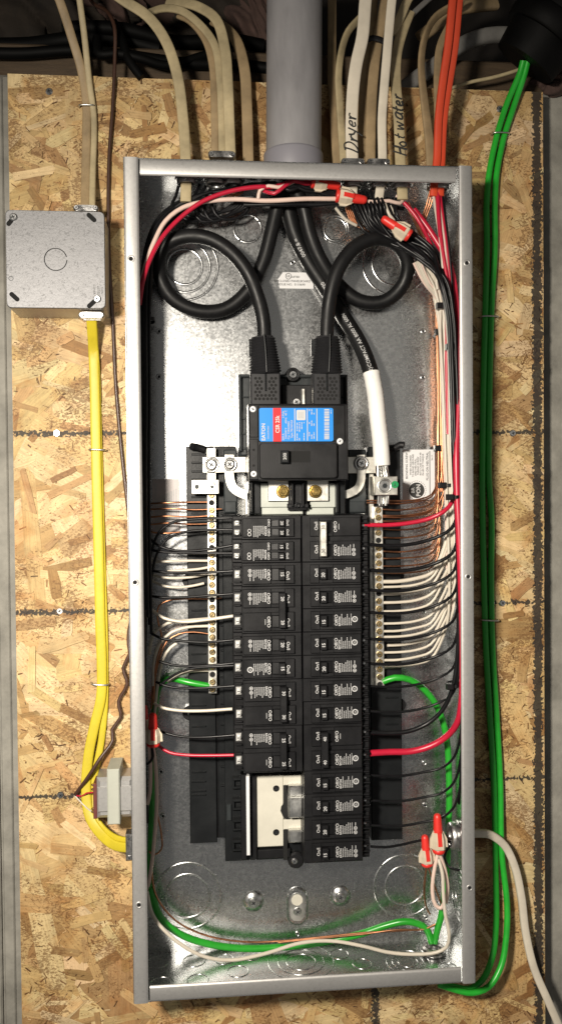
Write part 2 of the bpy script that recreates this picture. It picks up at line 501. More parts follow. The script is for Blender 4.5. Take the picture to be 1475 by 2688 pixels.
VIEW = Vector((0, -1, 0))
def frames(path, tw=None):
    fr = []; prev = None
    n = len(path)
    for i, c in enumerate(path):
        t = (path[min(n - 1, i + 1)] - path[max(0, i - 1)])
        t = t.normalized() if t.length > 1e-9 else Vector((0, 0, 1))
        s = t.cross(VIEW)
        if s.length < 0.25 and prev is not None:
            s = prev - t * prev.dot(t)
        if s.length < 1e-4: s = t.cross(Vector((0, 0, 1)))
        s.normalize()
        if prev is not None and s.dot(prev) < -0.2: s = -s
        prev = s
        nn = s.cross(t)
        if nn.dot(VIEW) < 0: nn = -nn
        s2, n2 = s, nn
        if tw:
            a = tw[0] + (tw[1] - tw[0]) * i / max(1, n - 1)
            s2 = s * math.cos(a) + nn * math.sin(a)
            n2 = nn * math.cos(a) - s * math.sin(a)
        fr.append((c, t, s2, n2))
    return fr

def sweep(mb, path, ra, rb=None, sides=10, tw=None, power=1.0, r_of=None):
    rb = rb or ra
    fr = frames(path, tw)
    vs = []
    for i, (c, t, s, n) in enumerate(fr):
        k_ = r_of(i / max(1, len(fr) - 1)) if r_of else 1.0
        for k in range(sides):
            a = 2 * PI * k / sides
            ca, sa = math.cos(a), math.sin(a)
            if power != 1.0:
                ca = math.copysign(abs(ca) ** power, ca); sa = math.copysign(abs(sa) ** power, sa)
            vs.append(c + s * (ra * k_ * ca) + n * (rb * k_ * sa))
    fs = []
    for i in range(len(fr) - 1):
        for k in range(sides):
            k2 = (k + 1) % sides
            fs.append((i * sides + k, i * sides + k2, (i + 1) * sides + k2, (i + 1) * sides + k))
    mb.add(vs, fs, True)
    mb.add([vs[k] for k in range(sides)], [tuple(range(sides - 1, -1, -1))])
    e = len(vs) - sides
    mb.add([vs[e + k] for k in range(sides)], [tuple(range(sides))])
    return mb

def to_world(pts, r, inside):
    out = []
    for q in pts:
        w_ = q if isinstance(q, Vector) else P(*q)
        if inside:
            w_.x = max(-0.1785 + r, min(0.1785 - r, w_.x))
            w_.z = max(-0.4335 + r, min(0.4335 - r, w_.z))
            w_.y = min(-0.0025 - r, w_.y)
        else:
            w_.y = min(w_.y, 10)
        out.append(w_)
    return out

def wire(name, pts, r, m, label, cat='wire', group=None, inside=True, rb=None, tw=None, sides=8, power=1.0, parent=None):
    path = smooth_path(to_world(pts, r, inside))
    mb = sweep(MB(), path, r, rb, sides if not rb else 16, tw, 0.6 if rb else power)
    o = mb.build(name, m, parent, origin=path[0])
    if parent is None: tag(o, label, cat, group)
    o_path = path
    return o, o_path

# ---- lettering
TXT = {}
def text_geo(s, bold=0.0, shear=0.0):
    k = (s, bold, shear)
    if k not in TXT:
        cu = bpy.data.curves.new('t', 'FONT')
        cu.body = s; cu.size = 1.0; cu.align_x = 'CENTER'; cu.align_y = 'CENTER'
        cu.offset = bold; cu.shear = shear; cu.resolution_u = 2
        ob = bpy.data.objects.new('t', cu)
        COL.objects.link(ob)
        me = ob.to_mesh()
        TXT[k] = ([v.co.copy() for v in me.vertices], [tuple(p.vertices) for p in me.polygons])
        ob.to_mesh_clear()
        bpy.data.objects.remove(ob); bpy.data.curves.remove(cu)
    return TXT[k]

def put_text(mb, s, size, origin, right, up, bold=0.012, stretch=1.0, shear=0.0):
    vs, fs = text_geo(s, bold, shear)
    o = Vector(origin); R_ = Vector(right); U = Vector(up)
    flip = R_.cross(U).dot(VIEW) < 0
    mb.add([o + R_ * (v.x * size * stretch) + U * (v.y * size) for v in vs], fs if not flip else [tuple(reversed(f)) for f in fs])
    return mb

ROT = {0: (Vector((1, 0, 0)), Vector((0, 0, 1))), 90: (Vector((0, 0, 1)), Vector((-1, 0, 0))), -90: (Vector((0, 0, -1)), Vector((1, 0, 0))), 180: (Vector((-1, 0, 0)), Vector((0, 0, -1)))}
def text_px(mb, s, px, py, Y, size_px, rot=0, bold=0.012, stretch=1.0):
    r_, u_ = ROT[rot]
    return put_text(mb, s, size_px * pxm(Y), P(px, py, Y), r_, u_, bold, stretch)

def text_on_path(mb, s, path, d0, size, r, rb=None, reverse=False, bold=0.015, shear=0.0, off=0.0, stretch=1.0, tilt=0.0):
    """lay lettering on a cable's surface, centred d0 metres along it"""
    vs, fs = text_geo(s, bold, shear)
    cum = [0.0]
    for a, b in zip(path, path[1:]): cum.append(cum[-1] + (b - a).length)
    fr = frames(path)
    out = []
    sg = -1 if reverse else 1
    for v in vs:
        d = d0 + sg * v.x * size * stretch
        d = max(0, min(cum[-1] - 1e-6, d))
        i = max(k for k in range(len(cum) - 1) if cum[k] <= d)
        t_ = (d - cum[i]) / max(1e-9, cum[i + 1] - cum[i])
        c = path[i].lerp(path[i + 1], t_)
        _, t, sd, n = fr[i]
        _, tb, sdb, nb = fr[i + 1]
        sd = sd.lerp(sdb, t_).normalized(); n = n.lerp(nb, t_).normalized(); t = t.lerp(tb, t_).normalized()
        right = t * sg
        up = n.cross(right)
        y = v.y * size + off + tilt * v.x * size
        if rb:
            out.append(c + up * y + n * (rb + 0.0003))
        else:
            a = y / r
            out.append(c + (n * math.cos(a) + up * math.sin(a)) * (r + 0.00025))
    mb.add(out, fs)
    return mb
# ============================================================ SETTING
WALL_Y = 0.032
mb = MB()
mb.cbox(-0.9, 0.9, -1.1, 0.577, WALL_Y + 0.2, WALL_Y, 0.004)
structure(mb.build('concrete_wall', 'concrete'))
# proud form strip and seam on the left part of the foundation
mb = MB()
xs = P(21, 1400, WALL_Y).x
mb.cbox(-0.9, xs - 0.0125, -1.1, 0.572, WALL_Y, WALL_Y - 0.006, 0.002)
mb.cbox(xs - 0.0105, xs + 0.002, -1.1, 0.572, WALL_Y, WALL_Y - 0.003, 0.0015)
structure(mb.build('form_ridge', 'concrete'))
mb = MB(); mb.cbox(-0.9, 0.9, 0.577, 0.615, 0.16, 0.036, 0.003)
structure(mb.build('sill_plate', 'timber'))
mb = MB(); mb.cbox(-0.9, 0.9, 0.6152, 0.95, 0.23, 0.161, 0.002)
structure(mb.build('rim_joist', 'shaded_timber'))
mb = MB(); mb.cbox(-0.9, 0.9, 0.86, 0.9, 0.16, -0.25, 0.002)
structure(mb.build('subfloor', 'shaded_timber'))

def batt(name, m, cx, cz, cy, rx, rz, ry, seed, label):
    rnd = random.Random(seed)
    ph = [(rnd.uniform(0, 6), rnd.uniform(1.5, 6), rnd.uniform(1.5, 6), rnd.uniform(0.03, 0.15)) for _ in range(12)]
    nu, nv = 140, 80
    vs = []; fs = []
    for i in range(nv + 1):
        a = -PI / 2 + PI * i / nv
        for j in range(nu):
            b = 2 * PI * j / nu
            d = Vector((math.cos(a) * math.cos(b), math.cos(a) * math.sin(b), math.sin(a)))
            k = 1 + sum(q[3] * math.sin(q[0] + q[1] * 2 * d.x + q[2] * 2 * d.z + 3 * d.y) for q in ph) * 0.55 + sum(q[3] * 0.35 * math.sin(q[1] * 4 + q[1] * 5.3 * d.x + q[2] * 6.1 * d.z + q[0] * d.y * 3) for q in ph[:7]) + rnd.uniform(-0.012, 0.012)
            vs.append((cx + rx * k * d.x, cy + ry * k * d.y, cz + rz * k * d.z))
    for i in range(nv):
        for j in range(nu):
            fs.append((i * nu + j, i * nu + (j + 1) % nu, (i + 1) * nu + (j + 1) % nu, (i + 1) * nu + j))
    mb = MB(); mb.add(vs, fs, True)
    tag(mb.build(name, m, origin=(cx, cy, cz - rz)), label, 'insulation')
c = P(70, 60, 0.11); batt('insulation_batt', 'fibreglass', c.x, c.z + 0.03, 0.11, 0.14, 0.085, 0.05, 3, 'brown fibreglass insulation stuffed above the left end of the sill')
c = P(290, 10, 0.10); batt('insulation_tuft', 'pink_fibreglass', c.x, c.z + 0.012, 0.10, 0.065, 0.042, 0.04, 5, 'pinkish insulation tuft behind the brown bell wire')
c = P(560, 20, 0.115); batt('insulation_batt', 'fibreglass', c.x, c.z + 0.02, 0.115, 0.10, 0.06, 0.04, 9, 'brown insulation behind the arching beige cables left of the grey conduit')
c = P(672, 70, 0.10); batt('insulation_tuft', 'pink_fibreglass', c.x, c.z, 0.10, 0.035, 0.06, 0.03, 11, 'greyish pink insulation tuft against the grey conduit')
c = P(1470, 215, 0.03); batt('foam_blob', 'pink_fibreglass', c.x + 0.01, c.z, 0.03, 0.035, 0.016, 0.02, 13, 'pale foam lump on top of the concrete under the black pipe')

# black low-voltage cables lying on the sill
for i, (pts, r, lab) in enumerate((
    ([(-60, 138, 0.02), (60, 140, 0.02), (200, 132, 0.02), (330, 145, 0.01), (480, 165, 0.02), (640, 172, 0.03), (700, 178, 0.03)], 0.0065, 'thick black cable lying along the sill behind the beige cables'),
    ([(170, 75, 0.05), (250, 72, 0.04), (340, 80, 0.04), (460, 110, 0.05), (600, 105, 0.06), (690, 120, 0.07)], 0.008, 'black cable crossing higher above the sill, behind the brown wire'),
    ([(255, 100, 0.01), (262, 143, 0.0), (300, 140, 0.0), (360, 150, 0.0), (440, 172, 0.01), (520, 150, 0.02), (600, 128, 0.03)], 0.005, 'glossy black cable with a shiny end hanging over the sill'),
    ([(300, 60, 0.02), (322, 110, 0.004), (340, 160, -0.003), (372, 204, -0.004)], 0.005, 'flat black strap hanging down to the top of the wood board'),
    ([(-60, 120, 0.05), (80, 118, 0.05), (180, 105, 0.04), (300, 100, 0.05), (420, 130, 0.05)], 0.009, 'thick black cable under the brown insulation'),
)):
    wire('black_cable', pts, r, 'shaded_black', lab, 'cable', 'black cables on the sill', inside=False)

# ============================================================ OSB BOARD
BX0, BX1, BZ0, BZ1 = -0.3155, 0.2985, -0.80, 0.562
osb = thing('wood_board', 'oriented strand board sheet fixed to the concrete wall behind the panel', 'board', (0, 0, BZ0))
mb = MB(); mb.cbox(BX0, BX1, BZ0, BZ1, 0.011, 0.0004, 0.0004); mb.build('core', 'board_edge', osb)
for x in (-0.27, 0.0, 0.27):
    mb = MB(); mb.cbox(x - 0.02, x + 0.02, BZ0, BZ1 - 0.03, WALL_Y, 0.0112, 0.0004); mb.build('furring_strip', 'timber', osb)

def strand_object(name, items, parent):
    vs = []; fs = []; cols = []; uvs = []
    o0 = parent.location
    for (poly, y, colr, ang, off) in items:
        b = len(vs)
        for x, z in poly: vs.append((x - o0.x, y - o0.y, z - o0.z))
        fs.append(tuple(range(b, b + len(poly))))
        cols.append(colr)
        ca, sa = math.cos(ang), math.sin(ang)
        uvs.append([((x * ca + z * sa) + off, (-x * sa + z * ca) + off * 1.7) for x, z in poly])
    me = bpy.data.meshes.new(name)
    me.from_pydata(vs, [], fs)
    at = me.attributes.new('Col', 'FLOAT_COLOR', 'FACE')
    for i, c_ in enumerate(cols): at.data[i].color = (*c_, 1)
    ul = me.uv_layers.new(name='UVMap')
    k = 0
    for u_ in uvs:
        for q in u_:
            ul.data[k].uv = q; k += 1
    me.materials.append(MATS['osb'])
    ob = bpy.data.objects.new(name, me); COL.objects.link(ob); ob.parent = parent
    return ob

rn = random.Random(21)
PALE = [(0.57, 0.41, 0.205), (0.51, 0.35, 0.16), (0.61, 0.46, 0.255), (0.44, 0.285, 0.125), (0.54, 0.38, 0.18), (0.59, 0.435, 0.225)]
MID = [(0.33, 0.195, 0.080), (0.36, 0.22, 0.095), (0.29, 0.16, 0.062), (0.37, 0.235, 0.105)]
DARK = [(0.115, 0.055, 0.021), (0.085, 0.040, 0.017), (0.16, 0.080, 0.031), (0.20, 0.10, 0.04)]
def jit(c_, a=0.10):
    k = 1 + rn.uniform(-a, a)
    return tuple(max(0, q * k * (1 + rn.uniform(-0.04, 0.04))) for q in c_)
def strand_poly(cx, cz, L_, W_, ang):
    pts = []
    n = rn.choice((3, 4, 4, 5))
    for k in range(n):                      # lower side
        t = -0.5 + k / (n - 1)
        pts.append((t * L_ + rn.uniform(-0.04, 0.04) * L_, -W_ / 2 * rn.uniform(0.75, 1.1)))
    if rn.random() < 0.6: pts.append((0.5 * L_ + rn.uniform(0.0, 0.12) * L_, rn.uniform(-0.3, 0.3) * W_))
    for k in range(n):
        t = 0.5 - k / (n - 1)
        pts.append((t * L_ + rn.uniform(-0.04, 0.04) * L_, W_ / 2 * rn.uniform(0.75, 1.1)))
    if rn.random() < 0.6: pts.append((-0.5 * L_ - rn.uniform(0.0, 0.12) * L_, rn.uniform(-0.3, 0.3) * W_))
    ca, sa = math.cos(ang), math.sin(ang)
    out = []
    for u_, v_ in pts:
        out.append((min(BX1 - 0.0005, max(BX0 + 0.0005, cx + u_ * ca - v_ * sa)), min(BZ1 - 0.0005, max(-0.62, cz + u_ * sa + v_ * ca))))
    return out
items = []
# cluster centres where dark chips gather
clusters = [(rn.uniform(BX0, BX1), rn.uniform(-0.6, BZ1), rn.uniform(0.018, 0.045)) for _ in range(46)]
def visible(x, z):
    return not (-0.165 < x < 0.165 and -0.42 < z < 0.42)
spec = []
for _ in range(620): spec.append(('big', rn.uniform(0.06, 0.17), rn.uniform(0.016, 0.040)))
for _ in range(700): spec.append(('mid', rn.uniform(0.018, 0.055), rn.uniform(0.005, 0.013)))
for _ in range(4400): spec.append(('chip', rn.uniform(0.002, 0.0085), rn.uniform(0.0005, 0.0016)))
order = [s_ for s_ in spec if s_[0] == 'big'] 
rest = [s_ for s_ in spec if s_[0] != 'big']; rn.shuffle(rest)
# the last big strands lie on top among the smaller ones
tail = order[-150:]; order = order[:-150]
seq = order + rest[:1300] + tail + rest[1300:]
lvl = 0
bigs = []
# a plain ground sheet so that no gap shows
for i in range(14):
    for j in range(26):
        x0 = BX0 + (BX1 - BX0) * i / 14; x1 = BX0 + (BX1 - BX0) * (i + 1) / 14
        z0 = -0.62 + (BZ1 + 0.62) * j / 26; z1 = -0.62 + (BZ1 + 0.62) * (j + 1) / 26
        items.append(([(x0, z0), (x1, z0), (x1, z1), (x0, z1)], 0.0003, jit(rn.choice(PALE)), rn.uniform(0, 3), rn.uniform(0, 9)))
for kind, L_, W_ in seq:
    for _try in range(30):
        if kind == 'chip' and rn.random() < 0.80:
            q = rn.choice(clusters); x = rn.gauss(q[0], q[2] * 1.3); z = rn.gauss(q[1], q[2] * 0.65)
        elif kind == 'mid' and rn.random() < 0.35:
            q = rn.choice(clusters); x = rn.gauss(q[0], q[2]); z = rn.gauss(q[1], q[2] * 0.7)
        else:
            x = rn.uniform(BX0, BX1); z = rn.uniform(-0.6, BZ1)
        if BX0 + 0.003 < x < BX1 - 0.003 and -0.61 < z < BZ1 - 0.003 and visible(x, z): break
    else:
        continue
    ang = rn.gauss(0, 0.75) if rn.random() < 0.75 else rn.uniform(0, PI)
    if kind == 'big': c_ = rn.choice(PALE) if rn.random() < 0.85 else rn.choice(MID)
    elif kind == 'mid': c_ = rn.choice(PALE) if rn.random() < 0.72 else rn.choice(MID)
    else: c_ = rn.choice(DARK) if rn.random() < 0.50 else (rn.choice(MID) if rn.random() < 0.6 else rn.choice(PALE))
    lvl += 1
    it = (strand_poly(x, z, L_, W_, ang), 0.0001 - lvl * 4e-7, jit(c_, 0.11 if kind == 'big' else 0.14), ang, rn.uniform(0, 9))
    if kind == 'big' and L_ * W_ > 0.0026: bigs.append((L_ * W_, it))
    else: items.append(it)
bigs.sort(key=lambda q: -q[0])
for _, it in bigs[:220]: strand_object('wood_strand', [it], osb)
items += [it for _, it in bigs[220:]]
so = strand_object('wood_chips', items, osb); so['kind'] = 'stuff'

# wood screws in the board
def phillips(name, cx, cz, r, yb, yf, m, parent, key='grey_plastic', slot=False):
    mb = MB(); mb.cyl((cx, cz), r, yb, yf, 16, r * 0.25)
    o = mb.build(name, m, parent)
    mb = MB()
    a = random.uniform(0.2, 1.2)
    for q in ((a,) if slot else (a, a + PI / 2)):
        d = Vector((math.cos(q), 0, math.sin(q))); e = Vector((-math.sin(q), 0, math.cos(q)))
        c_ = Vector((cx, yf - 0.0001, cz)); l_ = r * 0.5; w2 = r * 0.11
        mb.add([c_ + d * l_ + e * w2, c_ - d * l_ + e * w2, c_ - d * l_ - e * w2, c_ + d * l_ - e * w2], [(0, 1, 2, 3)])
        c_ = c_
    mb.build('drive_recess', key, o)
    return o
for px, py in ((150, 1137), (158, 1604), (160, 2087), (1345, 1137), (1318, 1583), (1311, 286), (130, 240)):
    q = P(px, py, -0.001)
    phillips('screw', q.x, q.z, 0.0042, 0.0, -0.0024, 'steel', osb)

# ============================================================ ENCLOSURE
W2, H2, D = 0.1815, 0.4358, 0.098
T = 0.0014
enc = thing('panel_enclosure', 'open galvanised steel breaker panel enclosure screwed to the wood board', 'electrical panel', (0, -0.0018, -H2))
YB = -0.0018
mb = MB(); mb.cbox(-W2, W2, -H2, H2, YB, YB - T, 0.0002); mb.build('back_panel', 'galv', enc)
BK = YB - T                                # visible face of the back panel
mb = MB(); mb.cbox(-W2, -W2 + T, -H2, H2, BK, -D + 0.001, 0.0003); mb.build('side_wall', 'galv', enc)
mb = MB(); mb.cbox(W2 - T, W2, -H2, H2, BK, -D + 0.001, 0.0003); mb.build('side_wall', 'galv', enc)
mb = MB(); mb.cbox(-W2 + T, W2 - T, H2 - T, H2, BK, -D + 0.0022, 0.0003); mb.build('end_wall', 'galv', enc)
mb = MB(); mb.cbox(-W2 + T, W2 - T, -H2, -H2 + T, BK, -D + 0.0022, 0.0003); mb.build('end_wall', 'galv', enc)
RW = 0.0152
def rim_strip(x0, x1, z0, z1, yf, thick, name):
    mb = MB()
    n = 7
    vertical = (z1 - z0) > (x1 - x0)
    # rolled edge cross section: slightly crowned flange
    prof = [(0.0, 0.0016), (0.06, 0.0006), (0.16, 0.0001), (0.5, 0.0), (0.84, 0.0002), (0.95, 0.0007), (1.0, 0.0018)]
    vs = []
    for t_, dy in prof:
        for e in (0, 1):
            if vertical: vs.append((x0 + (x1 - x0) * t_, yf + dy, z0 if e == 0 else z1))
            else: vs.append((x0 if e == 0 else x1, yf + dy, z0 + (z1 - z0) * t_))
    for t_, dy in prof:
        for e in (0, 1):
            if vertical: vs.append((x0 + (x1 - x0) * t_, yf + thick + 0.0016, z0 if e == 0 else z1))
            else: vs.append((x0 if e == 0 else x1, yf + thick + 0.0016, z0 + (z1 - z0) * t_))
    fs = [(2 * i, 2 * i + 1, 2 * i + 3, 2 * i + 2) for i in range(n - 1)]
    o_ = 2 * n
    fs += [(o_ + 2 * i, o_ + 2 * i + 1, o_ + 2 * i + 3, o_ + 2 * i + 2) for i in range(n - 1)]
    mb.add(vs, fs, True)
    caps = [(0, 1, o_ + 1, o_), (2 * n - 2, 2 * n - 1, o_ + 2 * n - 1, o_ + 2 * n - 2)]
    for e in (0, 1):
        caps += [(2 * i + e, 2 * i + 2 + e, o_ + 2 * i + 2 + e, o_ + 2 * i + e) for i in range(n - 1)]
    mb.add(vs, caps)
    return mb.build(name, 'galv_rim', enc)
rim_l = rim_strip(-W2, -W2 + RW, -H2, H2, -D, 0.0012, 'front_flange')
rim_r = rim_strip(W2 - RW * 0.93, W2, -H2, H2, -D, 0.0012, 'front_flange')
rim_strip(-W2 + RW + 0.0015, W2 - RW * 0.93 - 0.0032, H2 - 0.0172, H2, -D + 0.0016, 0.0012, 'end_flange')
rim_strip(-W2 + RW + 0.0015, W2 - RW * 0.93 - 0.0012, -H2, -H2 + 0.0165, -D + 0.0016, 0.0012, 'end_flange')
for px, py, rim in ((343, 679, rim_l), (357, 1529, rim_l), (364, 2376, rim_l), (1225, 690, rim_r), (1225, 1514, rim_r), (1232, 2331, rim_r)):
    q = P(px, py, -D)
    if rim is rim_l: q.x = -W2 + 0.0068
    else: q.x = W2 - 0.0062
    mb = MB(); mb.ring((q.x, q.z), 0.0028, 0.0011, -D + 0.0003, 18, 0.0007); mb.build('hole_lip', 'galv_rim', rim)
    mb = MB(); mb.cyl((q.x, q.z), 0.0024, -D + 0.0002, -D - 0.0001, 16); mb.build('screw_hole', 'hole_black', rim)

# knockouts pressed into the back panel
def knock(px, py, radii_px, Y=BK):
    q = P(px, py, Y)
    for r in radii_px:
        rr = r * pxm(Y)
        mb = MB(); mb.ring((q.x, q.z), rr, 0.0015, Y + 0.0001, 56, 0.0007); mb.build('knockout_ring', 'galv', enc)
    rr = radii_px[0] * pxm(Y)
    for a in (0.6, 2.4, 4.1, 5.4):
        mb = MB(); mb.cbox(q.x + rr * math.cos(a) - 0.0014, q.x + rr * math.cos(a) + 0.0014, q.z + rr * math.sin(a) - 0.0014, q.z + rr * math.sin(a) + 0.0014, Y, Y - 0.0012, 0.0005)
        mb.build('knockout_tab', 'galv', enc)
for a in ((650, 600, (36,)), (880, 602, (36, 30)), (485, 700, (86, 66, 46)), (1035, 690, (86, 60)), (493, 2352, (88, 58)), (1062, 2325, (84, 53)), (660, 705, (13,)), (1262 - 80, 2480, (8,))):
    knock(*a)
# small holes and dimples in the back panel
for px, py in ((418, 870), (418, 989), (1109, 990), (1110, 870), (1112, 1605), (1112, 1723), (1113, 2002), (1115, 2113), (423, 2025), (428, 2142), (768, 689), (781, 2451), (1100, 2440), (1117, 2408), (432, 2414)):
    q = P(px, py, BK)
    mb = MB(); mb.ring((q.x, q.z), 0.0023, 0.0011, BK, 16, 0.0012); mb.build('hole_lip', 'galv', enc)
    mb = MB(); mb.cyl((q.x, q.z), 0.0017, BK, BK - 0.0002, 12); mb.build('screw_hole', 'hole_black', enc)
for px, py in ((665, 2365), (893, 2351)):
    q = P(px, py, BK)
    mb = MB(); mb.lathe([(0, 0.0125), (0.35, 0.0118), (0.75, 0.0092), (1, 0.0068)], (q.x, BK, q.z), (q.x, BK - 0.0042, q.z), 28)
    dm = mb.build('mounting_dimple', 'galv', enc)
    phillips('mounting_screw', q.x, q.z, 0.0052, BK - 0.0042, BK - 0.0062, 'steel', enc)
q = P(780, 2375, BK)
def capsule(cx, cz, r, h, n=12):
    return [(cx + r * math.cos(PI * k / n), cz + h + r * math.sin(PI * k / n)) for k in range(n + 1)] + [(cx + r * math.cos(PI + PI * k / n), cz - h + r * math.sin(PI + PI * k / n)) for k in range(n + 1)]
mb = MB(); mb.prism(capsule(q.x, q.z - 0.001, 0.0125, 0.010), BK, BK - 0.0030, 0.0022); mb.build('keyhole_boss', 'galv', enc)
mb = MB(); mb.prism(capsule(q.x, q.z - 0.001, 0.0088, 0.008), BK - 0.003, BK - 0.0033, 0.0); mb.build('keyhole_slot', 'aluminium', enc)
mb = MB(); mb.cyl((q.x - 0.0005, q.z + 0.0072), 0.0066, BK - 0.0033, BK - 0.0036, 20); mb.build('keyhole_opening', 'cream_plastic', enc)
phillips('mounting_screw', q.x, q.z - 0.0062, 0.0048, BK - 0.0033, BK - 0.0054, 'steel', enc)

# knockouts in the bottom and top end walls
def bottom_knock(px, py, r_list, top=False):
    # intersect pixel ray with the end wall plane
    zc = (H2 - T) if top else (-H2 + T)
    d = CR @ Vector(((px - 737.5) / FPX, -(py - 1344) / FPX, -1.0))
    t_ = (zc - CAM_LOC.z) / d.z
    q = CAM_LOC + d * t_
    for r in r_list:
        mb = MB(); mb.ring((q.x, q.y), r, 0.0007, zc, 36, 0.0007, nrm='z'); mb.build('knockout_ring', 'galv', enc)
for px, py, rl in ((415, 2525, (0.0125,)), (510, 2522, (0.0125,)), (588, 2518, (0.0105,)), (660, 2508, (0.0105,)), (425, 2582, (0.0125,)), (520, 2573, (0.0115,)), (625, 2550, (0.0115,)),
                   (790, 2525, (0.0165, 0.026, 0.037)), (950, 2530, (0.0105,)), (1070, 2525, (0.011, 0.0175, 0.024)), (1175, 2540, (0.010,)), (890, 2505, (0.0105,))):
    bottom_knock(px, py, rl)
# knockouts low on the right side wall
for y_, z_, rl in ((-0.045, -0.365, (0.016, 0.023, 0.030)), (-0.05, -0.29, (0.011,)), (-0.045, 0.36, (0.011,)), (-0.05, 0.30, (0.011,))):
    for r in rl:
        mb = MB(); mb.ring((y_, z_), r, 0.0007, W2 - T, 36, 0.0007, nrm='x'); mb.build('knockout_ring', 'galv', enc)

# stickers on the back panel
st = thing('listing_sticker', 'small white sticker reading enclosed panelboard on the bare steel back', 'sticker', P(762, 757, BK))
def rect_px(mb, x0, y0, x1, y1, Y, th, c=0.0):
    a = P(x0, y1, Y); b = P(x1, y0, Y)
    mb.cbox(a.x, b.x, a.z, b.z, Y + th, Y, c)
a = P(727, 757, BK); b = P(822, 716, BK)
mb = MB(); mb.prism([(a.x + 0.003, a.z), (b.x, a.z), (b.x, b.z - 0.006), (b.x - 0.005, b.z), (a.x + 0.007, b.z), (a.x + 0.001, b.z - 0.008)], BK, BK - 0.0004); mb.build('sheet', 'label_white', st)
mb = MB(); Yt = BK - 0.0006
mb.ring((P(757, 725, Yt).x, P(757, 725, Yt).z), 7.5 * pxm(Yt), 0.0003, Yt, 24, 0.0001)
text_px(mb, 'UL', 757, 725, Yt, 9, 0); text_px(mb, 'LISTED', 776, 727, Yt, 7, 0)
text_px(mb, 'ENCLOSED PANELBOARD', 768, 738, Yt, 8.2, 0, 0.004); text_px(mb, 'ISSUE NO.  0110690', 766, 747, Yt, 8.2, 0, 0.004)
mb.build('lettering', 'print_black', st)

st = thing('wiring_sticker', 'silver sticker with fine print beside the upper left neutral bar', 'sticker', P(430, 1400, BK))
a = P(402, 1402, BK); b = P(471, 1257, BK)
mb = MB(); mb.cbox(a.x, b.x, a.z, b.z, BK, BK - 0.0004, 0.0001); mb.build('sheet', 'label_silver', st)
mb = MB()
for k in range(10):
    x = 408 + k * 6
    q0 = P(x, 1392, BK - 0.0006); q1 = P(x + 2, 1270 + (k * 37) % 40, BK - 0.0006)
    mb.cbox(q0.x, q1.x, q0.z, q1.z, BK - 0.0004, BK - 0.0006, 0)
mb.build('fine_print', 'print_grey', st)

st = thing('bonding_sticker', 'silver bonding screw sticker with round black emblem beside the right neutral bar', 'sticker', P(1098, 1313, BK))
a = P(1056, 1313, BK); b = P(1140, 1180, BK)
mb = MB(); mb.cbox(a.x, b.x, a.z, b.z, BK, BK - 0.0004, 0.0001); mb.build('sheet', 'label_white', st)
Yt = BK - 0.0007
mb = MB()
for s_, x, sz, y in (('BONDING SCREW', 1067, 8.6, 1222), ('WHEN REQUIRED', 1077, 6.6, 1221), ('TO BOND GROUND', 1083.5, 6.6, 1222), ('AND NEUTRAL,', 1090, 6.6, 1226), ('THREAD SCREW', 1096.5, 6.6, 1223), ('INTO CASE WITH 40', 1103, 6.6, 1218), ('IN-LBS OF TORQUE.', 1109.5, 6.6, 1219), ('PLUG-ON NEUTRAL', 1121, 8.4, 1224), ('Rev. 01', 1133, 5, 1201)):
    text_px(mb, s_, x, y, Yt, sz, 90, 0.01)
q0 = P(1127, 1308, Yt); q1 = P(1128, 1184, Yt); mb.cbox(q0.x, q1.x, q0.z, q1.z, Yt + 0.0002, Yt, 0)
qc = P(1093, 1287, Yt); mb.cyl((qc.x, qc.z), 21 * pxm(Yt), Yt + 0.0002, Yt, 36)
for k in range(30):
    a_ = 2 * PI * k / 30; rr = 25 * pxm(Yt)
    mb.cyl((qc.x + rr * math.cos(a_), qc.z + rr * math.sin(a_)), 1.1 * pxm(Yt), Yt + 0.0002, Yt, 6)
mb.build('lettering', 'print_black', st)
mb = MB(); text_px(mb, 'BR', 1083, 1287, Yt - 0.0003, 13, 90, 0.005); text_px(mb, 'PON', 1098, 1287, Yt - 0.0003, 15.5, 90, 0.03); mb.build('emblem_letters', 'print_white', st)
# ============================================================ BUS ASSEMBLY (moulded base, neutral bars, straps, bus)
def bx(mb, x0, y0, x1, y1, Yb, Yf, c=0.0005):
    a = P(x0, y1, Yf); b = P(x1, y0, Yf)
    return mb.cbox(a.x, b.x, a.z, b.z, Yb, Yf, c)
def part_bx(name, m, parent, *a, **k):
    mb = MB(); bx(mb, *a, **k); return mb.build(name, m, parent)
bus = thing('bus_assembly', 'black moulded bus base with two silver neutral bars bolted inside the enclosure', 'bus bar', P(770, 2215, BK))
Y1 = -0.017                                 # face of the side strips
for (x0, x1, yt, yb) in ((500, 560, 1172, 2215), (575, 618, 1172, 2200), (975, 1050, 1172, 2207)):
    part_bx('base_strip', 'black_moulding', bus, x0, yt, x1, yb, BK, Y1, 0.001)
part_bx('base_channel', 'black_plastic', bus, 559, 1176, 576, 2200, BK, Y1 + 0.004)
